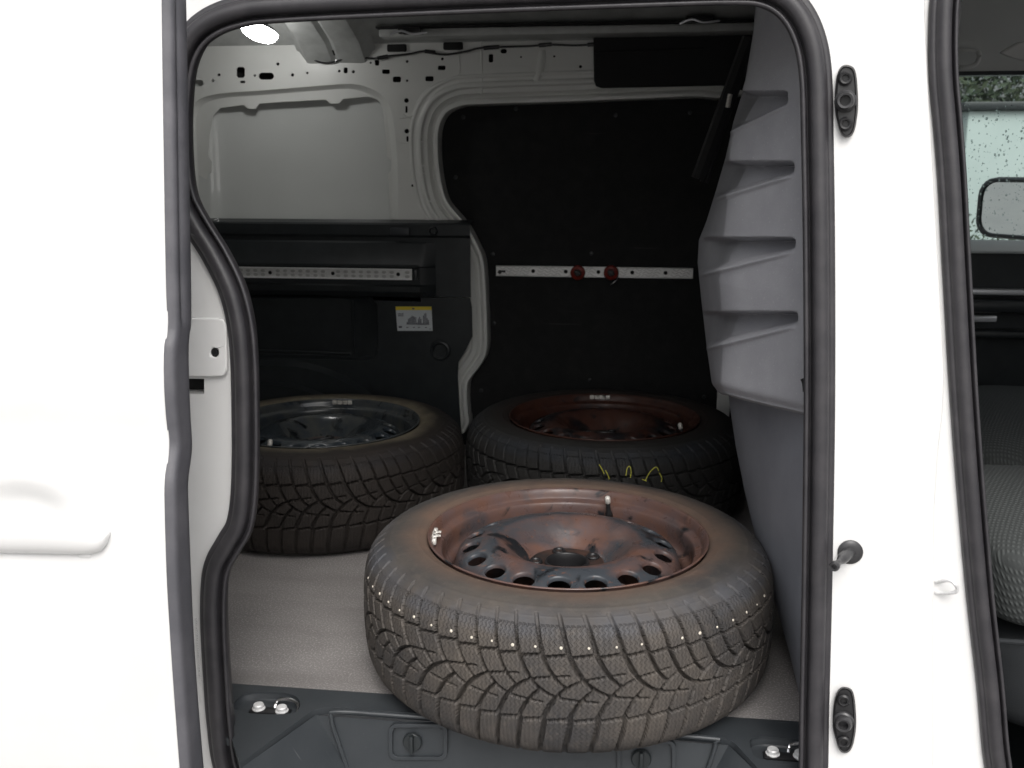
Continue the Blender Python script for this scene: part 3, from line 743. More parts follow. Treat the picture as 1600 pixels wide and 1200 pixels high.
# ---- open sliding door, seen on its front edge and outer skin
XD = -.556
outer_px = [(253, -30), (254, 60), (256, 200), (258, 330), (260, 440), (262, 500), (261, 522), (257, 545), (257, 600), (260, 650), (264, 690), (263, 712), (258, 752), (258, 800), (261, 900), (266, 990), (272, 1080), (281, 1200), (290, 1300)]
inner_px = [(288, -30), (290, 60), (293, 200), (295, 330), (297, 440), (297, 500), (294, 522), (293, 545), (294, 600), (296, 650), (298, 690), (297, 712), (292, 752), (293, 800), (297, 900), (301, 990), (307, 1080), (317, 1200), (326, 1300)]
oe = catmull([at(q[0]+6, q[1], X=XD) for q in outer_px], 4); ie = catmull([at(q[0]-4, q[1], X=XD) for q in inner_px], 4)
zs = [p.z for p in oe]
def skin_y(z):
    return float(np.interp(z, [p.z for p in oe][::-1], [p.y for p in oe][::-1]))
xs = list(np.linspace(XD-.004, -.80, 40))+list(np.linspace(-.81, -1.9, 12))
zz = np.linspace(zs[-1], zs[0], 150)
ysm = np.array([skin_y(z) for z in zz]); ker = np.ones(7)/7; ysm = np.convolve(np.pad(ysm, 3, 'edge'), ker, 'valid')
hc = at(45, 800, Y=1.09)
vs = []; fs = []
for i, x in enumerate(xs):
    for j, z in enumerate(zz):
        y = ysm[j]
        e = ((x-hc.x)/.062)**2+((z-hc.z)/.036)**2
        y += .020*math.exp(-e**1.5)
        if x > XD-.02: y += .001
        vs.append((x, y, z))
m_ = len(zz)
for i in range(len(xs)-1):
    for j in range(m_-1): fs.append((i*m_+j, i*m_+j+1, (i+1)*m_+j+1, (i+1)*m_+j))
door = obj('sliding_door', vf(vs, fs), M['paint'], van, smooth=70)
sol = door.modifiers.new('solid', 'SOLIDIFY'); sol.thickness = .003; sol.offset = 0
# rubber edge: loft across the door's edge with a groove and a soft roll
prof = [(-.02, 0, -.006), (.0, .0, .0035), (.10, 0, .006), (.22, 0, .0066), (.28, 0, .0040), (.34, 0, .0070), (.6, 0, .0085), (.8, 0, .0080), (.92, 0, .0055), (1.0, 0, .001), (1.02, -.006, -.010)]
loops = []
for k, (f_, dx, ox) in enumerate(prof):
    L_ = []
    for a, b in zip(oe, ie):
        p = a.lerp(b, f_); gr = ox
        if k == 4 and a.z < .66: gr = .0068
        L_.append(V3((p.x+gr+.001, p.y, p.z)))
    loops.append(L_)
obj('edge_seal', loft(loops, closed=False), M['edge_rubber'], door, smooth=60)
obj('door_inner_panel', loft([[V3((p.x-.01, p.y, p.z)) for p in ie], [V3((-1.9, p.y+.005, p.z)) for p in ie]], closed=False), M['paint'], door)
# joints where the rubber changes
for py in (500, 583, 760):
    bm = bmesh.new()
    k = min(range(len(oe)), key=lambda i: abs(oe[i].z-at(260, py, X=XD).z))
    a, b = oe[k].lerp(ie[k], .02), oe[k].lerp(ie[k], .95)
    add_tube(bm, [a+V3((.0008, 0, 0)), a.lerp(b, .5)+V3((.003, 0, 0)), b+V3((-.001, 0, 0))], .0012, 6)
    obj('rubber_joint', bm, M['edge_rubber'], door)
# door handle
HP = [(-60, 838, 30), (0, 838, 31), (60, 838, 32), (105, 840, 31), (135, 844, 26), (152, 846, 19), (160, 843, 12), (165, 838, 3)]
loops = []
for px, py, hh in HP:
    c = at(px, py, Y=1.055); r_ = hh/1558*1.22
    ring = []
    for k in range(20):
        a = 2*PI*k/20
        ring.append(c+V3((0, -.012*math.cos(a)*(hh/25)**.5+.008, r_*math.sin(a)*(1 if math.sin(a) > 0 else 1.0))))
    loops.append(ring)
hd = loft(loops, cap=True); obj('door_handle', hd, M['paint'], door, smooth=80)
box('handle_foot', (at(142, 850, Y=1.08).x, 1.085, at(142, 850, Y=1.08).z), (.02, .045, .026), M['paint'], door, .004)

# ---- far wall of the cargo bay
YW = 2.86
def fw(px, py, y=YW): return at(px, py, Y=y)
win_out = [(309, 342), (303, 290), (300, 240), (298, 200), (300, 172), (312, 155), (344, 146), (400, 142), (450, 138), (500, 134), (550, 131), (581, 139), (601, 153), (612, 176), (618, 215), (621, 260), (622, 300), (622, 344)]
win_in = [(332, 343), (326, 320), (323, 300), (324, 272), (330, 269), (332, 253), (326, 244), (328, 212), (333, 181), (344, 169), (381, 164), (387, 170), (400, 170), (405, 162), (450, 159), (509, 156), (516, 162), (530, 162), (536, 155), (575, 151), (591, 156), (598, 169), (603, 219), (604, 244), (611, 250), (611, 266), (606, 272), (610, 344)]
door_px = [(690, 720), (716, 665), (716, 650), (714, 615), (718, 590), (735, 566), (745, 545), (745, 500), (741, 420), (734, 395), (715, 360), (686, 325), (674, 290), (668, 240), (670, 195), (685, 165), (712, 150), (750, 146), (900, 141), (1070, 134), (1120, 136), (1220, 150), (1230, 400), (1230, 720)]
door_o = catmull([fw(*q) for q in door_px], 4, True)
def dot(cx, cy, r): return ell(cx, cy, r, r, 10, fw)
def rc(cx, cy, w_, h_): return rrect(cx, cy, w_, h_, min(w_, h_)*.2, fw, 1)
holes = [rrect(308, 130, 20, 10, 4.9, fw, 3), rrect(416, 119, 24, 11, 5.4, fw, 3), rc(376, 113, 13, 17), rc(379, 128, 8, 4), dot(342, 117, 2.5), dot(333, 126, 2.5), dot(398, 118, 2), dot(434, 100, 2.6),
         dot(457, 117, 2.6), dot(480, 114, 2), dot(530, 111, 2.2), dot(552, 112, 2.6), rc(540, 110, 6.5, 9), dot(579, 98, 1.8), rc(589, 98, 7, 9), rc(603, 112, 12, 7), rc(620, 124, 13, 9), dot(636, 126, 2), dot(636, 96, 2.4),
         rc(690, 106, 12, 7), rc(671, 123, 13, 8), dot(691, 92, 2.4), rc(767, 91, 7, 13), rrect(787, 80, 10, 7, 3.2, fw, 3), dot(814, 89, 1.6), dot(866, 88, 1.8), dot(907, 104, 2.6),
         dot(635, 157, 3.8), rrect(635, 171, 3.4, 11, 1.6, fw, 2), dot(635.5, 205, 3.8), rrect(636.5, 217, 3.6, 9, 1.6, fw, 2), rc(645, 290, 5, 4), rrect(664.5, 326, 5, 12, 2.2, fw, 2)]
wo_ = catmull([fw(*q) for q in win_out], 3)
winhole = wo_+[fw(600, 362), fw(330, 360)]
wallo = [V3((-1.98, YW, -.02)), V3((.45, YW, -.02)), V3((.45, YW, 1.20)), V3((-1.98, YW, 1.20))]
inner_wall = plate('inner_wall_frame', wallo, [winhole, door_o]+holes, .004, M['inpaint'], van, .0)
plate('wall_cavity', [V3((-1.98, YW+.045, .0)), V3((.45, YW+.045, .0)), V3((.45, YW+.045, 1.3)), V3((-1.98, YW+.045, 1.3))], [[V3((p.x, YW+.045, p.z)) for p in winhole], [V3((p.x, YW+.045, p.z)) for p in door_o]], .004, M['void'], van)  # dark sheet behind the wall, so the stamped holes read as shaded
# reveal of the blanked window: slope, tabbed flange, blank sheet
rv0 = catmull([fw(*q) for q in win_out], 3)
cxm = (460, 270)
def inpx(q, f, g_=None): return (cxm[0]+(q[0]-cxm[0])*f, cxm[1]+(q[1]-cxm[1])*(g_ or f) if q[1] < 300 else q[1])
rv = [rv0]
for f_, dy in ((.992, .003), (.975, .011), (.955, .017), (.945, .019)):
    rv.append(catmull([fw(*inpx(q, f_), YW+dy) for q in win_out], 3))
obj('window_reveal', loft(rv, closed=False), M['inpaint'], inner_wall, smooth=50)
fo = [V3((p.x, YW+.0195, p.z)) for p in rv[-2]]
fo += [fw(622, 362, YW+.0195), fw(309, 362, YW+.0195)]
fi = [fw(*q, YW+.0195) for q in win_in]+[fw(605, 356, YW+.0195), fw(335, 356, YW+.0195)]
plate('window_flange', fo, [fi], .003, M['inpaint'], inner_wall, .0015)
vs = []; fs = []; a0, a1 = fw(296, 120, YW+.06), fw(640, 372, YW+.06)
xe = fw(326, 300).x; ze = fw(340, 345).z
for i in range(81):
    for j in range(41):
        x = a0.x+(a1.x-a0.x)*i/80; z = a1.z+(a0.z-a1.z)*j/40
        u_ = i/80; tw = math.exp(-(((u_-.115)/.035)**2))
        ex = max(0, x-xe); ez = max(0, z-ze)
        vs.append((x, YW+.046+.006*math.sin(PI*u_)-.024*math.exp(-ex/.022)-.022*math.exp(-ez/.07), z))
for i in range(80):
    for j in range(40): fs.append((i*41+j, i*41+j+1, (i+1)*41+j+1, (i+1)*41+j))
obj('window_blank', vf(vs, fs), M['blank'], van)
# far door frame: ridged channel
fpath = door_o
obj('door_frame_ring', sweep(fpath, smooth_prof([(.052, .000), (.051, .004), (.044, .0045), (.040, .001), (.031, .0008), (.028, .006), (.018, .007), (.014, .001), (.004, -.002), (-.004, -.012), (-.010, -.016), (-.014, -.010), (-.019, -.006), (-.025, -.007), (-.029, -.012), (-.031, -.055)], 3), closed=True), M['inpaint'], van, smooth=50)
# short spot-weld flats across the frame's outer band
for (a, b) in (((655, 222), (666, 221)), ((658, 260), (670, 258)), ((660, 272), (671, 270)), ((671, 318), (681, 311)), ((680, 330), (690, 322))):
    bm = bmesh.new(); p, q = fw(*a, YW-.006), fw(*b, YW-.006); add_box(bm, (p+q)/2, ((q-p).length, .002, .003), .0005); obj('weld_step', bm, M['inpaint'], inner_wall)
# pressed swage and stiffener on the roof rail between the holes
rbm = bmesh.new(); add_tube(rbm, catmull([fw(752, 62), fw(753, 130), fw(752, 148)], 4), .0025, 6); obj('panel_seam', rbm, M['inpaint'], inner_wall)
rbm = bmesh.new(); add_tube(rbm, catmull([fw(716, 66), fw(718, 112), fw(712, 122), fw(690, 128), fw(668, 140), (fw(652, 160)), fw(644, 180), fw(636, 182), fw(630, 179)], 4), .0022, 6); obj('panel_seam', rbm, M['inpaint'], inner_wall)
rbm = bmesh.new(); add_tube(rbm, catmull([fw(625, 185), fw(643, 187), fw(644, 218), fw(640, 224), fw(625, 223)], 4), .0016, 6); obj('panel_seam', rbm, M['inpaint'], inner_wall)
def swg(t): return .010+.004*math.sin(3*t)
rbm = bmesh.new(); add_tube(rbm, catmull([fw(848, 78, YW+.006), fw(846, 100, YW+.006), fw(838, 128, YW+.006)], 6), swg, 10); obj('pressed_rib', rbm, M['inpaint'], inner_wall)
for (x_, y_) in ((612, 74), (700, 71)):
    rbm = bmesh.new(); add_box(rbm, fw(x_+8, y_+1, YW-.004), (.055, .012, .02), .004)
    obj('rail_slot', rbm, M['void'], van)  # solid dark block painted as the shade of a slot
# lower dark trim with shelf, rail channel, pocket and wheel arch
XL, XR = -1.98, fw(734, 400, 2.80).x
def Z_(py, y): return at(500, py, Y=y).z
tp = [(2.858, Z_(344, 2.85)+.003), (2.812, Z_(347, 2.82)), (2.806, Z_(350, 2.81)), (2.806, Z_(366, 2.81)), (2.812, Z_(370, 2.81)), (2.812, Z_(376, 2.81)), (2.806, Z_(379, 2.80)), (2.784, Z_(412, 2.784)), (2.784, Z_(416, 2.784)), (2.790, Z_(417, 2.79)), (2.790, Z_(443, 2.79)), (2.782, Z_(446, 2.782)), (2.782, Z_(454, 2.782)), (2.796, Z_(462, 2.79))]
tp = [tp[0]]+tp[1:]
def tx(px): return fw(px, 400, 2.79).x
xsx = [XL, tx(656), tx(664), tx(678), XR]
vs = []; fs = []
for i, x in enumerate(xsx):
    push = (0, 0, .3, 1, 1)[i]
    for k, (y, z) in enumerate(tp): vs.append((x, y if k < 6 else y+push*max(0, 2.812-y), z))
m_ = len(tp)
for i in range(len(xsx)-1):
    for j in range(m_-1): fs.append((i*m_+j, i*m_+j+1, (i+1)*m_+j+1, (i+1)*m_+j))
trim = obj('side_trim', vf(vs, fs), M['plastic'], van, smooth=20)
YL = 2.795
def lw(px, py, y=YL): return at(px, py, Y=y)
pk = [(250, 462), (560, 462), (580, 464), (589, 475), (591, 510), (590, 548), (586, 560), (572, 564), (480, 561), (250, 557)]
pocket = [lw(*q) for q in pk]
zt = Z_(462, YL)
lowp = [V3((XL, YL, -.0)), V3((lw(722, 620).x, YL, -.0)), lw(718, 640), lw(715, 590), lw(716, 566), lw(727, 548), lw(738, 526), lw(737, 480), V3((XR, YL, zt)), V3((XL, YL, zt))]
lower = plate('lower_trim', lowp, [pocket], .006, M['plastic'], van, .0025)
p2 = [lw(cx_, cy_, YL+.034) for cx_, cy_ in ((250, 468), (548, 468), (556, 474), (557, 552), (550, 555), (250, 550))]
pr = [V3((p.x, p.y+.004, p.z)) for p in pocket]
obj('trim_pocket', loft([[lw(*q, YL+.004) for q in pk], [lw(min(q[0], q[0]-12 if q[0] > 500 else q[0]), q[1]+(3 if q[1] < 500 else -5), YL+.030) for q in pk], [lw(q[0]-(28 if q[0] > 500 else 0), q[1]+(4 if q[1] < 500 else -8), YL+.034) for q in pk]], cap=True), M['plastic'], lower)
bm = bmesh.new()
add_tube(bm, catmull([lw(380, 547, YL+.024), lw(480, 550, YL+.024), lw(548, 553, YL+.024)], 4), .004, 8); add_tube(bm, [lw(551, 470, YL+.024), lw(552, 510, YL+.024), lw(553, 552, YL+.024)], .003, 8)
obj('pocket_ridge', bm, M['plastic'], lower)
# wheel arch bulge: two stepped arches
for k, (cx_, cy_, rx_, ry_, dep) in enumerate(((430, 700, 190, 138, .05), (420, 700, 160, 110, .10))):
    P0 = [(cx_+rx_*math.cos(a), cy_-ry_*math.sin(a)) for a in np.linspace(0, PI, 30)]
    l0 = [lw(*q, YL-.001) for q in P0]; l1 = [lw(q[0], q[1]+1, YL-dep*.35) for q in P0]; l2 = [V3((p.x*1.0+(cx-p.x)*.05 if False else p.x, YL-dep*.5, p.z-.012)) for p in l0]
    l3 = [V3((p.x, YL-dep*.5-.002, 0)) for p in l0]
    obj('wheel_arch', loft([l0, l2, l3], closed=False), M['plastic'], lower)
# round socket and studs on the trim
for (px, py, r_, y_) in ((677, 361, .013, 2.80), (688, 548, .03, 2.79)):
    bm = bmesh.new(); add_lathe(bm, [(r_, 0), (r_*.96, .005), (r_*.8, .007), (r_*.65, .004), (r_*.6, -.004)], 28, frame_M(at(px, py, Y=y_), (0, -1, 0))); obj('trim_socket', bm, M['plastic'], trim if py < 400 else lower)
# bit of grey plastic clip at the shelf's end
box('shelf_clip', lw(625, 362, 2.803), (.055, .008, .022), M['step'], trim, .003)
# aluminium lashing rails
def rail(x0, x1, zc, hh, y, holes_x, dents, par):
    r_ = plate('lashing_rail', [V3((x0, y, zc-hh)), V3((x1, y, zc-hh)), V3((x1, y, zc+hh)), V3((x0, y, zc+hh))], [[V3((hx+.0055*math.cos(a), y, zc+.0055*math.sin(a))) for a in np.linspace(0, 2*PI, 13)[:-1]] for hx in holes_x], .004, M['alu'], par, .001)
    for s_ in (-1, 1):
        box('rail_lip', ((x0+x1)/2, y-.003, zc+s_*(hh-.0015)), (x1-x0, .006, .003), M['alu'], r_, .0008)
    bm = bmesh.new()
    if dents == 'oval':
        x = x1-.014; k = 0
        while x > x0:
            if min([abs(x-h) for h in holes_x]+[1]) > .008:
                for s_ in (-1, 1): add_lathe(bm, [(.0085, 0), (.0078, .0016), (.004, .0022)], 10, Matrix.Translation((x, y-.0002, zc+s_*.0058)) @ Matrix.Rotation(PI/2, 4, 'X') @ Matrix.Diagonal((.85, .55, 1, 1)))
            x -= .0225; k += 1
    else:
        x = x0+.012
        while x < x1-.01:
            if min([abs(x-h) for h in holes_x]+[1]) > .012:
                for zq in (-.008, 0, .008): add_box(bm, (x+zq*.4, y-.0008, zc+zq), (.011, .0018, .0018), 0, Matrix.Rotation(.6 if int(x*90) % 2 else -.6, 3, 'Y'))
            x += .0105
    o = obj('rail_pattern', bm, M['dent_shade'], r_); o['kind'] = 'stuff'
    for hx in holes_x:
        bm = bmesh.new(); add_lathe(bm, [(.0056, -.001), (.0054, .006)], 12, Matrix.Translation((hx, y+.006, zc)) @ Matrix.Rotation(PI/2, 4, 'X')); obj('rail_hole', bm, M['void'], r_)
    return r_
y_ = 2.774; q0, q1 = at(300, 431, Y=y_), at(644, 429, Y=y_)
rail(XL+.1, q1.x, q1.z, .0155, y_, [at(x, 429, Y=y_).x for x in (422, 520, 622)], 'oval', trim)
box('rail_end', (q1.x+.008, y_-.001, q1.z), (.014, .012, .03), M['plastic'], trim, .003)
# black plywood of the far door with its rail
YP = YW+.062
ply = plate('ply_panel', [V3((-.62, YP, .0)), V3((.44, YP, .0)), V3((.44, YP, 1.12)), V3((-.62, YP, 1.12))], [], .012, M['ply'], van)
for (px, py) in ((724, 183), (806, 170), (962, 180), (1078, 176), (712, 277), (770, 397), (772, 505), (752, 610), (924, 396), (922, 594), (1100, 620)):
    bm = bmesh.new(); add_lathe(bm, [(.006, 0), (.0055, .0015), (.003, .0022)], 12, frame_M(at(px, py, Y=YP), (0, -1, 0))); obj('panel_screw', bm, M['plastic'], ply)
y_ = YP-.014; q0, q1 = at(775, 424, Y=y_), at(1083, 426, Y=y_)
ra2 = rail(q0.x, q1.x, (q0.z+q1.z)/2, .0155, y_, [at(x, 425, Y=y_).x for x in (833, 884, 935, 988, 1040)], 'dash', van)
bm = bmesh.new(); add_lathe(bm, [(.006, 0), (.0055, .004)], 12, frame_M(at(781, 425, Y=y_-.001), (0, -1, 0))); add_box(bm, at(786, 424, Y=y_-.002), (.014, .004, .006), .001); obj('rail_screw', bm, M['black'], ra2)
# scuffs of the plywood are in its material; two red lashing fittings clipped into the rail
def fitting(px, label, hook):
    p = at(px, 426, Y=y_-.005); t = empty('lashing_fitting', p); tag(t, label, 'fitting', 'red lashing fittings clipped in the rail')
    bm = bmesh.new(); add_lathe(bm, [(.0215, 0), (.0215, .006), (.019, .010), (.012, .012), (.0105, .009), (.0100, .004)], 28, Matrix.Rotation(PI/2, 4, 'X')); obj('ring', bm, M['red'], t, loc=(0, 0, 0))
    bm = bmesh.new(); add_lathe(bm, [(.0085, .0), (.0085, .012), (.006, .014)], 16, Matrix.Rotation(PI/2, 4, 'X')); add_box(bm, (0, -.012, 0), (.022, .006, .008), .002, Matrix.Rotation(.5, 3, 'Y')); obj('latch', bm, M['black'], t, loc=(0, 0, 0))
    if hook:
        bm = bmesh.new(); add_tube(bm, catmull([V3((.020, -.010, -.008)), V3((.016, -.018, -.020)), V3((.004, -.018, -.030)), V3((-.002, -.012, -.034))], 5), .0017, 8); obj('wire_clip', bm, M['chrome'], t, loc=(0, 0, 0))
fitting(903, 'plain red fitting on the right-hand rail, left of the one with a wire clip', False)
fitting(955, 'red fitting with a bent bright wire clip on the right-hand rail', True)
# load table sticker
SY = YL-.0015
def stk(px, py, d=0): return at(px, py, Y=SY-d)
st = plate('sticker', [stk(618, 479), stk(674, 479), stk(676, 517), stk(621, 517)], [], .001, M['sticker'], van)
plate('sticker_header', [stk(618, 479, .0006), stk(674, 479, .0006), stk(674.4, 484.5, .0006), stk(618.4, 484.5, .0006)], [], .0005, M['yellow'], st)
bm = bmesh.new()
def ink(x0, y0, x1, y1):
    a, b = stk(x0, y0, .0008), stk(x1, y1, .0008); add_box(bm, (a+b)/2, (abs(b.x-a.x), .0004, abs(b.z-a.z)))
ink(644, 481, 647.5, 483.5)
for k, h_ in enumerate((4, 9, 10, 12, 14, 13, 12, 11, 3, 9, 12, 9, 2, 14, 17, 18, 10, 7)):
    ink(635.5+k*1.95, 507-h_, 637+k*1.95, 507)
    for q in range(0, h_, 3): pass
ink(635, 506.4, 671, 507.6)
for k in range(4): ink(621.5+k*2.3, 490-(k % 2)*.8, 623.2+k*2.3, 491.4); ink(621.8+k*2.3, 492.4, 623.4+k*2.3, 494.2)
ink(623, 509.5, 628, 512.4)
for x0 in (635, 645, 653, 664): ink(x0, 511, x0+3.2, 512.3)
ink(671, 513.5, 673, 514.5)
o = obj('sticker_print', bm, M['ink'], st)
# dark headliner box high on the right, wiring loom, roof rail, roof
plate('header_trim', [fw(927, 56, YW-.03), fw(1200, 48, YW-.03), fw(1200, 150, YW-.03), fw(1130, 133, YW-.03), fw(940, 137, YW-.03), fw(931, 134, YW-.03), fw(928, 126, YW-.03)], [], .026, M['blackbox'], van, .004)
bm = bmesh.new(); add_tube(bm, [fw(930, 82, YW-.034), fw(1100, 76, YW-.034)], .003, 6); obj('trim_groove', bm, M['blackbox'], van)
lo_px = [(470, 80), (485, 90), (503, 98), (522, 97), (542, 90), (560, 90), (585, 91), (612, 87), (640, 84), (662, 80), (680, 84), (700, 85), (730, 80), (745, 76), (765, 74), (800, 73), (830, 72), (850, 70), (870, 70), (900, 71), (930, 69)]
bm = bmesh.new(); add_tube(bm, catmull([fw(*q, YW-.008) for q in lo_px], 4), .0028, 8)
loom = obj('wiring_loom', bm, M['black'], van)
for (a, b) in (((590, 91), (606, 88)), ((664, 80), (680, 82)), ((756, 75), (780, 73)), ((842, 71), (862, 69)), ((918, 70), (930, 69))):
    bm = bmesh.new(); add_tube(bm, [fw(*a, YW-.009), fw(*b, YW-.009)], .0055, 8); obj('loom_clip', bm, M['black'], loom)
ROOF = [(1.34, 1.13), (1.38, 1.20), (1.5, 1.27), (1.8, 1.335), (2.1, 1.35), (2.4, 1.325), (2.6, 1.275), (2.72, 1.235), (2.80, 1.205), (2.86, 1.175)]
rp = catmull([V3((0, a, b)) for a, b in ROOF], 4)
roof = obj('roof_panel', loft([[V3((x, p.y, p.z)) for p in rp] for x in (-1.98, -1.2, -.4, .45)], closed=False), M['dull'], van, smooth=40)
obj('roof_skin', loft([[V3((x, p.y+(p.y-2.1)*.06, p.z+.03)) for p in rp] for x in (-1.98, .6, 2.1)], closed=False), M['paint'], van, smooth=40)
def beam(x0, x1, drop):
    prof = [(x0-.03, 0), (x0-.022, -.004), (x0, -drop), (x0+.012, -drop-.002), ((x0+x1)/2-.012, -drop), ((x0+x1)/2, -drop+.010), ((x0+x1)/2+.012, -drop), (x1-.012, -drop-.002), (x1, -drop), (x1+.022, -.004), (x1+.03, 0)]
    lp = [[V3((a, p.y, p.z+b-(.0 if p.y < 2.8 else (p.y-2.8)*.25))) for a, b in prof] for p in rp]
    return obj('roof_beam', loft(lp, closed=False), M['dull'], van, smooth=30)
q = fw(520, 84, 2.83).x
beam(q-.085, q+.085, .035); beam(q-.9, q-.74, .035)
for (px, py, yy, r_) in ((521, 82, 2.84, .011),):
    bm = bmesh.new(); add_lathe(bm, [(r_, -.001), (r_*.9, .002)], 14, frame_M(at(px, py, Y=yy), (0, -.6, -.8))); obj('beam_hole', bm, M['void'], roof)  # dark disc on the beam, painted as a hole's shade
# long cant rail above the far side
zr = fw(800, 52, 2.80).z
bm = bmesh.new(); add_box(bm, (-.20, 2.80, zr+.000), (1.05, .10, .022), .006); obj('cant_rail', bm, M['dull'], van)
bm = bmesh.new(); add_box(bm, (-.20, 2.775, zr+.014), (1.06, .07, .005), .001); obj('rail_gap', bm, M['void'], van)  # dark slab painted as the shade in the gap above the rail
for (px, py, s_) in ((640, 48, .06), (1093, 30, .07)):
    bm = bmesh.new(); p = fw(px, py, 2.735); add_box(bm, p, (s_, .02, .016), .003); add_box(bm, p+V3((.012, -.008, -.008)), (s_*.9, .010, .006), .002); 
    cl = obj('roof_latch', bm, M['black'], van)
    bm = bmesh.new(); add_tube(bm, catmull([p+V3((-.05, -.012, -.012)), p+V3((-.02, -.016, -.002)), p+V3((.01, -.014, -.010)), p+V3((.05, -.012, -.006))], 4), .003, 6); obj('latch_wire', bm, M['silver'], cl)
# dome lamp
lp_ = at(404, 52, Y=2.60)
r3 = Matrix.Translation(lp_) @ Matrix.Rotation(math.radians(20), 4, 'Y') @ Matrix.Rotation(math.radians(-25), 4, 'X')
bm = bmesh.new(); add_lathe(bm, [(.020, .030), (.040, .022), (.047, .012)], 36, r3 @ Matrix.Diagonal((1, .45, 1, 1))); dome = obj('dome_lamp', bm, M['plastic'], van)
bm = bmesh.new(); add_lathe(bm, [(.049, .014), (.050, .006), (.047, -.004), (.038, -.012), (.022, -.017), (.004, -.0185)], 36, r3 @ Matrix.Diagonal((1, .5, 1, 1))); obj('lamp_lens', bm, M['lamp'], dome)
# rear end, closing the bay
box('rear_doors', (-2.0, 2.1, .6), (.04, 1.75, 1.5), M['inpaint'], van, .01)

# ---- partition behind the seats (grey moulded)
sil_u = [(-.02, .178), (.10, .172), (.25, .158), (.40, .128), (.47, .110)]   # lower sheet: x over y at its far edge
def px_u(px, py): p = at(px, py, Y=1); return p.x
# bulge silhouette by height at its depth
YB = 1.92
sil = [at(*q, Y=YB) for q in ((1183, -20), (1176, 60), (1163, 135), (1146, 190), (1134, 245), (1118, 300), (1104, 345), (1092, 375), (1090, 410), (1096, 470), (1104, 540), (1112, 590), (1118, 611))]
szs = [p.z for p in sil][::-1]; sxs = [p.x for p in sil][::-1]
TE = .80
def bot_z(t): # lower edge of the bulge: near the seal, at the edge, at the silhouette
    return float(np.interp(t, [0, TE, 1], [at(1262, 655, Y=1.37).z, at(1124, 614, Y=1.58).z, sil[-1].z]))
ribs = [(147, 1225, 1163), (257, 1232, 1132), (376, 1232, 1112), (492, 1236, 1116)]
def rib_depth(px, py):
    d = 0
    for (y0, xr, xl) in ribs:
        L_ = xr-xl
        t = (xr-px)/L_                          # 0 at the round end, 1 at the left
        if t < -.12: continue
        top = y0-7; h_ = 24+max(0, t)*30
        end = max(0, min(1, (t+.10)/.14)); end = end*end*(3-2*end)
        q_ = py-top
        if q_ < 0 or q_ > h_+12: continue
        up = min(1, q_/10.); sv = up*up*(3-2*up); dn = 1-max(0, min(1, (q_-h_+10)/12.)); dn = dn*dn*(3-2*dn)
        d = max(d, sv*dn*end*(1-.62*max(0, min(1, (q_-10)/(h_-10)))))
        d -= .10*math.exp(-((q_-h_-3)/3.2)**2)*end*min(1, max(0, t+.2)*3)
    return d
vs = []; fs = []; NJ = 620; TT = [-.10, -.05]+list(np.linspace(0, 1, 90))+[1.05, 1.15, 1.3, 1.6, 2.2, 3.4]
def bulge_xy(t, z):
    xn = at(1272, 400, Y=1.40).x+ (0 if z > .5 else 0)
    un = xn/1.40; us = float(np.interp(z, szs, sxs))/YB
    k_ = .019*max(0, math.sin(PI*min(1, max(0, (z-.40)/.46))))+.003
    ue = us+k_
    if t <= TE: q = t/TE; y = 1.40+.18*q; u_ = un+(ue-un)*(1-abs(1-q)**1.25)
    elif t <= 1: q = (t-TE)/(1-TE); y = 1.58+(YB-1.58)*q; u_ = ue+(us-ue)*(1-(1-q)**1.6)
    else:
        y = YB+(t-1)*.44; u_ = us+.028*min(1, (t-1))+.02*(t-1)**2*.3
    return u_*y, y
for i, t in enumerate(TT):
    zb = bot_z(max(0, min(t, 1))); ztp = 1.36
    for j in range(NJ):
        f_ = j/(NJ-1); z = zb+(ztp-zb)*f_
        x, y = bulge_xy(t, z)
        # photo place of this point, to set the ribs in its own surface
        zz_ = z-H; cp, sp_, cy, sy = math.cos(PITCH), math.sin(PITCH), math.cos(YAW), math.sin(YAW)
        xr_ = x*cy+y*sy; yr_ = -x*sy+y*cy; d_ = yr_*cp-zz_*sp_; u2 = yr_*sp_+zz_*cp
        px_, py_ = 800+F*xr_/d_, 600-F*u2/d_
        dep = rib_depth(px_, py_)*.040*min(1, max(0, (1-t)/.12)) if t <= 1.0 else 0
        edge = math.exp(-((z-zb)/.010)**2)*.008
        vs.append((x+dep*.72+edge, y+dep*.7+edge*.5, z))
for i in range(len(TT)-1):
    for j in range(NJ-1): fs.append((i*NJ+j, i*NJ+j+1, (i+1)*NJ+j+1, (i+1)*NJ+j))
part = obj('partition', vf(vs, fs), M['felt'], van, smooth=60)
# underside return of the bulge
l0 = []; l1 = []; l2 = []
for t in TT:
    z = bot_z(max(0, min(t, 1))); x, y = bulge_xy(t, z); l0.append(V3((x+.008, y+.004, z))); l1.append(V3((x+.016, y+.008, z-.006))); l2.append(V3((x+.06, y+.03, z-.004)))
obj('bulge_underside', loft([l0, l1, l2], closed=False), M['felt'], part, smooth=60)
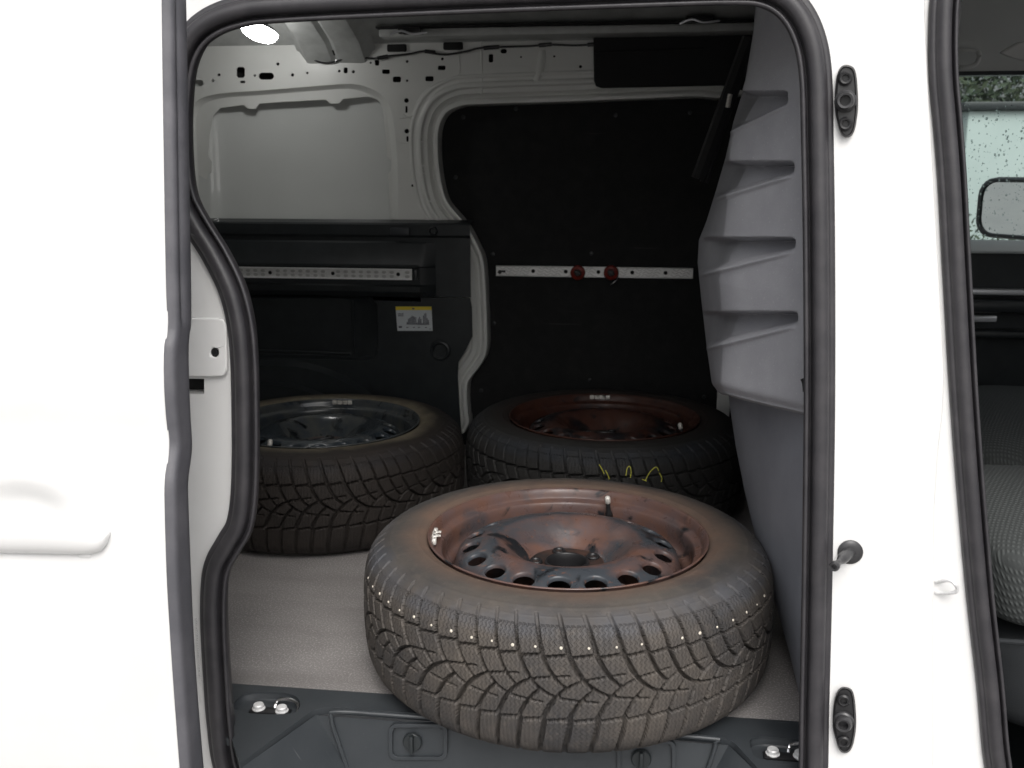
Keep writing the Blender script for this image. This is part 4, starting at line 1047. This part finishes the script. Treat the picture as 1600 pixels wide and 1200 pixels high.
# lower sheet, leaning out towards the cargo side at its top
low_px = [(1136, 600), (1141, 640), (1150, 700), (1162, 760), (1176, 820), (1192, 880), (1210, 930), (1228, 990), (1242, 1040), (1250, 1070)]
low_sil = []
for k, q in enumerate(low_px):
    f_ = k/(len(low_px)-1); low_sil.append(at(*q, Y=1.86-.30*f_**1.2))
lz = [p.z for p in low_sil][::-1]; lx = [p.x for p in low_sil][::-1]; ly = [p.y for p in low_sil][::-1]
vs = []; fs = []; NJ = 60; TL = [-.05]+list(np.linspace(0, 1, 24))+[1.1, 1.3, 1.7, 2.3, 3.2]
for t in TL:
    for j in range(NJ):
        z = .56*j/(NJ-1)-.0
        xs_, ys_ = float(np.interp(z, lz, lx)), float(np.interp(z, lz, ly))
        us = xs_/ys_; un = (at(1275, 800, Y=1.36).x)/1.36+.012
        y0 = 1.37
        if t <= 1: y = y0+(ys_-y0)*t; u_ = un+(us-un)*(1-(1-t)**1.5)
        else: y = ys_+(t-1)*.48; u_ = us+.035*min(1, t-1)
        vs.append((u_*y, y, z))
for i in range(len(TL)-1):
    for j in range(NJ-1): fs.append((i*NJ+j, i*NJ+j+1, (i+1)*NJ+j+1, (i+1)*NJ+j))
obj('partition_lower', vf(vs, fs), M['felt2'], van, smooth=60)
bm = bmesh.new(); add_tube(bm, catmull([at(1253, 592, Y=1.372), at(1256, 600, Y=1.37), at(1257, 612, Y=1.37)], 4), .0025, 6); obj('partition_chip', bm, M['ply'], part)
# back sheet closing the cabin off and the black bars beside the bulge
box('cabin_bulkhead', (.375, 2.13, .45), (.02, 1.5, 1.62), M['blackbox'], van, .002)
for (a, b, w_) in (((1172, 60), (1092, 280), .018), ((1150, 130), (1100, 285), .01)):
    bm = bmesh.new(); p, q = at(*a, Y=2.35), at(*b, Y=2.35); add_tube(bm, [p, p.lerp(q, .5), q], w_, 8); obj('partition_bar', bm, M['black'], van)
bm = bmesh.new(); add_tube(bm, [at(1141, 147, Y=2.2), at(1137, 168, Y=2.2)], .005, 8); obj('bar_clip', bm, M['zinc'], van)
box('grey_post', at(1130, 632, Y=2.80), (.036, .02, .10), M['inpaint'], van, .003)

# ---- cabin to the right
YF = 2.90
def fc(px, py, y=YF): return at(px, py, Y=y)
X2 = 2.1
g0, g1 = fc(1470, 118), fc(1470, 379)
far_out = [V3((.45, YF, -.35)), V3((X2, YF, -.35)), V3((X2, YF, 1.30)), V3((.45, YF, 1.30))]
fdoor = plate('far_door', far_out, [[V3((.72, YF, g1.z)), V3((1.75, YF, g1.z)), V3((1.60, YF, g0.z)), V3((.74, YF, g0.z))]], .05, M['plastic'], van, .004)
box('window_sill', ((.72+1.75)/2, YF-.012, fc(1550, 385).z), (1.06, .045, .012), M['sillgrey'], fdoor, .004, Matrix.Rotation(math.radians(40), 3, 'X'))
box('door_grip', (1.25, YF-.025, fc(1550, 454).z), (.9, .03, .016), M['silver'], fdoor, .004)
box('door_pull', fc(1537, 498, YF-.02)+V3((-.03, 0, 0)), (.125, .02, .018), M['silver'], fdoor, .004, Matrix.Rotation(-.02, 3, 'Y'))
box('door_armrest', (1.2, YF-.03, fc(1550, 475).z), (1.1, .06, .035), M['plastic'], fdoor, .01)
box('door_shelf', (1.2, YF-.03, fc(1550, 518).z), (1.1, .06, .02), M['plastic'], fdoor, .006)
gw = obj('window_pane', vf([V3((.70, YF+.025, g1.z-.02)), V3((1.78, YF+.025, g1.z-.02)), V3((1.78, YF+.025, g0.z+.02)), V3((.70, YF+.025, g0.z+.02))], [(0, 1, 2, 3)]), M['glass'], fdoor)
bm = bmesh.new(); rnd = random.Random(7)
for k in range(900):
    x = rnd.uniform(.80, 1.12); z = rnd.uniform(g1.z, g0.z); r_ = rnd.choice([.0007, .0008, .001, .0013, .0016, .0024])
    add_lathe(bm, [(r_, 0), (r_*.9, r_*.5), (r_*.5, r_*.85)], 7, Matrix.Translation((x, YF+.0255, z)) @ Matrix.Rotation(-PI/2, 4, 'X') @ Matrix.Diagonal((1, rnd.uniform(1, 1.8), 1, 1)))
o = obj('raindrops', bm, M['drop'], fdoor); o['kind'] = 'stuff'
# headliner
hl = [(1.34, 1.15), (1.6, 1.24), (2.1, 1.28), (2.6, 1.22), (2.80, 1.15), (2.90, g0.z+.01)]
hp_ = catmull([V3((0, a, b)) for a, b in hl], 4)
head = obj('cabin_headliner', loft([[V3((x, p.y, p.z)) for p in hp_] for x in (.48, 1.2, X2)], closed=False), M['greyliner'], van, smooth=50)
bm = bmesh.new(); add_tube(bm, catmull([at(1488, 82, Y=2.82), at(1505, 79, Y=2.80), at(1526, 81, Y=2.80), at(1530, 88, Y=2.79), at(1524, 101, Y=2.79), at(1505, 105, Y=2.79), at(1488, 103, Y=2.82)], 5), .006, 8); obj('grab_handle', bm, M['greyliner'], head)
vz = [at(*q, Y=2.45) for q in ((1562, 82), (1590, 66), (1640, 60), (1680, 100), (1600, 95), (1575, 88))]
plate('sun_visor', vz, [], .012, M['greyliner'], head, .004)
# cabin floor, dash, windscreen side
box('cabin_floor', (1.25, 2.1, -.37), (1.7, 1.6, .04), M['plastic'], van, .002)
bm = bmesh.new(); add_box(bm, (1.85, 2.1, .25), (.5, 1.55, .55), .06); obj('dashboard', bm, M['plastic'], van)
# seats
def cushion(name, c, s, mat_, par, e=4.0, bulge=.0, rot=0):
    vs = []; fs = []; nu, nv = 36, 20
    for i in range(nv+1):
        ph = -PI/2+PI*i/nv
        for j in range(nu):
            th_ = 2*PI*j/nu
            f = lambda v: math.copysign(abs(v)**(2/e), v)
            x = f(math.cos(ph))*f(math.cos(th_)); y = f(math.cos(ph))*f(math.sin(th_)); z = f(math.sin(ph))
            vs.append(Matrix.Rotation(rot, 3, 'Y') @ V3((x*s[0]/2, y*s[1]/2, z*s[2]/2+bulge*(1-x*x)*(1-y*y)))+V3(c))
    for i in range(nv):
        for j in range(nu): fs.append((i*nu+j, i*nu+(j+1) % nu, (i+1)*nu+(j+1) % nu, (i+1)*nu+j))
    bm = vf(vs, fs); bmesh.ops.remove_doubles(bm, verts=bm.verts, dist=1e-5)
    return obj(name, bm, mat_, par, smooth=80)
s1 = cushion('seat_base', (.79, 1.71, .05), (.52, .49, .19), M['seat_plain'], van)
cushion('seat_cushion', (.80, 1.72, .212), (.54, .52, .14), M['seat'], van, 6, .015)
cushion('seat_backrest', (.435, 1.72, .44), (.09, .46, .70), M['seat'], van, 4, 0, -.06)
cushion('seat_base', (.92, 2.42, -.01), (.5, .8, .2), M['seat_plain'], van)
cushion('seat_cushion', (.94, 2.42, .185), (.54, .80, .18), M['seat'], van, 3.6, .02)
bm = bmesh.new(); add_tube(bm, catmull([V3((.53, 1.458, .146)), V3((.8, 1.456, .144)), V3((1.05, 1.458, .146))], 4), .004, 8); obj('seat_piping', bm, M['seat_plain'], van)
# far exterior mirror
mc = at(1590, 326, Y=3.12)
mn = Vector((-.86, -.51, 0)).normalized(); mt = Vector((.51, -.86, 0)).normalized()
def mloop(f_, d_): return [mc-mn*d_+q for q in rrect(0, 0, .27*f_, .175*f_, .055*f_, lambda a, b: mt*(-a)+Vector((0, 0, b)), 5)]
mir = obj('wing_mirror', loft([mloop(.84, -.009), mloop(.88, -.018), mloop(.95, -.018), mloop(1.0, -.012), mloop(1.03, .01), mloop(.98, .05), mloop(.8, .08), mloop(.4, .095)], cap=True), M['plastic'], van, smooth=50)
obj('mirror_glass', loft([mloop(.86, -.0125), mloop(.5, -.0125)], cap=True), mat('mirror', (.9, .92, .92), .03, metal=1), mir)

# ============================================================ outside, seen through the far window
gnd = link('ground', bpy.data.meshes.new('ground'), None)
gb = vf([(-150, -150, -.62), (150, -150, -.62), (150, 150, -.62), (-150, 150, -.62)], [(0, 1, 2, 3)]); gb.to_mesh(gnd.data); gb.free(); gnd.data.materials.append(M['asphalt']); tag(gnd, 'wet grey concrete yard under the van', kind='structure')
bld = empty('building', (4.6, 8.2, -.62)); tag(bld, 'pale mint rendered building seen through the wet cab window', 'building')
za, zb = at(1550, 172, Y=8.2).z, at(1550, 341, Y=8.2).z
xa = at(1506, 250, Y=8.2).x
bm = bmesh.new(); add_box(bm, (xa+3.0, 9.7, (za-.62)/2), (6.0, 3.0, za+.62), .02); obj('wall', bm, M['render'], bld)
bm = bmesh.new(); add_box(bm, (xa+3.0, 9.7, za+.03), (6.1, 3.1, .06), .01); obj('roof_edge', bm, M['plastic'], bld)
def leaves(bm, c, s, n, size, rnd):
    for _ in range(n):
        d = Vector((rnd.gauss(0, 1), rnd.gauss(0, 1), rnd.gauss(0, 1))).normalized()*rnd.random()**.4
        p = Vector(c)+Vector((d.x*s[0], d.y*s[1], d.z*s[2])); a = Vector((rnd.gauss(0, 1), rnd.gauss(0, 1), rnd.gauss(0, 1))).normalized(); b_ = a.orthogonal().normalized(); sz = size*rnd.uniform(.6, 1.4)
        V = [bm.verts.new(p+a*sz), bm.verts.new(p+b_*sz*.5), bm.verts.new(p-a*sz), bm.verts.new(p-b_*sz*.5)]; bm.faces.new(V)
rnd = random.Random(3)
for k, (x, y, hgt, lab) in enumerate(((3.2, 12.6, 6.2, 'leafy tree rising behind the pale building, leftmost through the cab window'), (5.4, 13.5, 7.0, 'tall leafy tree behind the pale building, right of the first'), (2.0, 14.5, 6.8, 'dark tree beyond the van, hidden mostly by its door pillar'))):
    t = empty('tree', (x, y, -.62)); tag(t, lab, 'tree', 'trees behind the pale building')
    bm = bmesh.new(); add_tube(bm, catmull([V3((0, 0, 0)), V3((.1, 0, hgt*.4)), V3((-.1, .1, hgt*.75)), V3((0, 0, hgt*.95))], 5), lambda f: .16*(1-f)+.02, 10)
    for q in range(6):
        a = q*1.1; z0 = hgt*(.35+.09*q); add_tube(bm, [V3((0, 0, z0)), V3((math.cos(a)*.6, math.sin(a)*.6, z0+.5)), V3((math.cos(a)*1.2, math.sin(a)*1.2, z0+.8))], lambda f: .05*(1-f)+.012, 6)
    obj('trunk', bm, M['bark'], t, loc=(0, 0, 0))
    bm = bmesh.new()
    for q in range(16):
        a = q*2.4; rr = 1.0+.4*rnd.random(); leaves(bm, (math.cos(a)*rr, math.sin(a)*rr, hgt*.25+q*hgt*.045), (.8, .8, .6), 700, .05, rnd)
    obj('crown', bm, M['tree'], t, smooth=-1, loc=(0, 0, 0))
hg = bmesh.new()
for q in range(22): leaves(hg, (1.4+q*.25, 7.4, zb*.5-.2), (.25, .35, (zb+.62)*.52), 400, .028, rnd)
o = obj('hedge', hg, M['tree'], None, smooth=-1); tag(o, 'low dark green hedge in front of the pale building beyond the cab window', 'hedge')
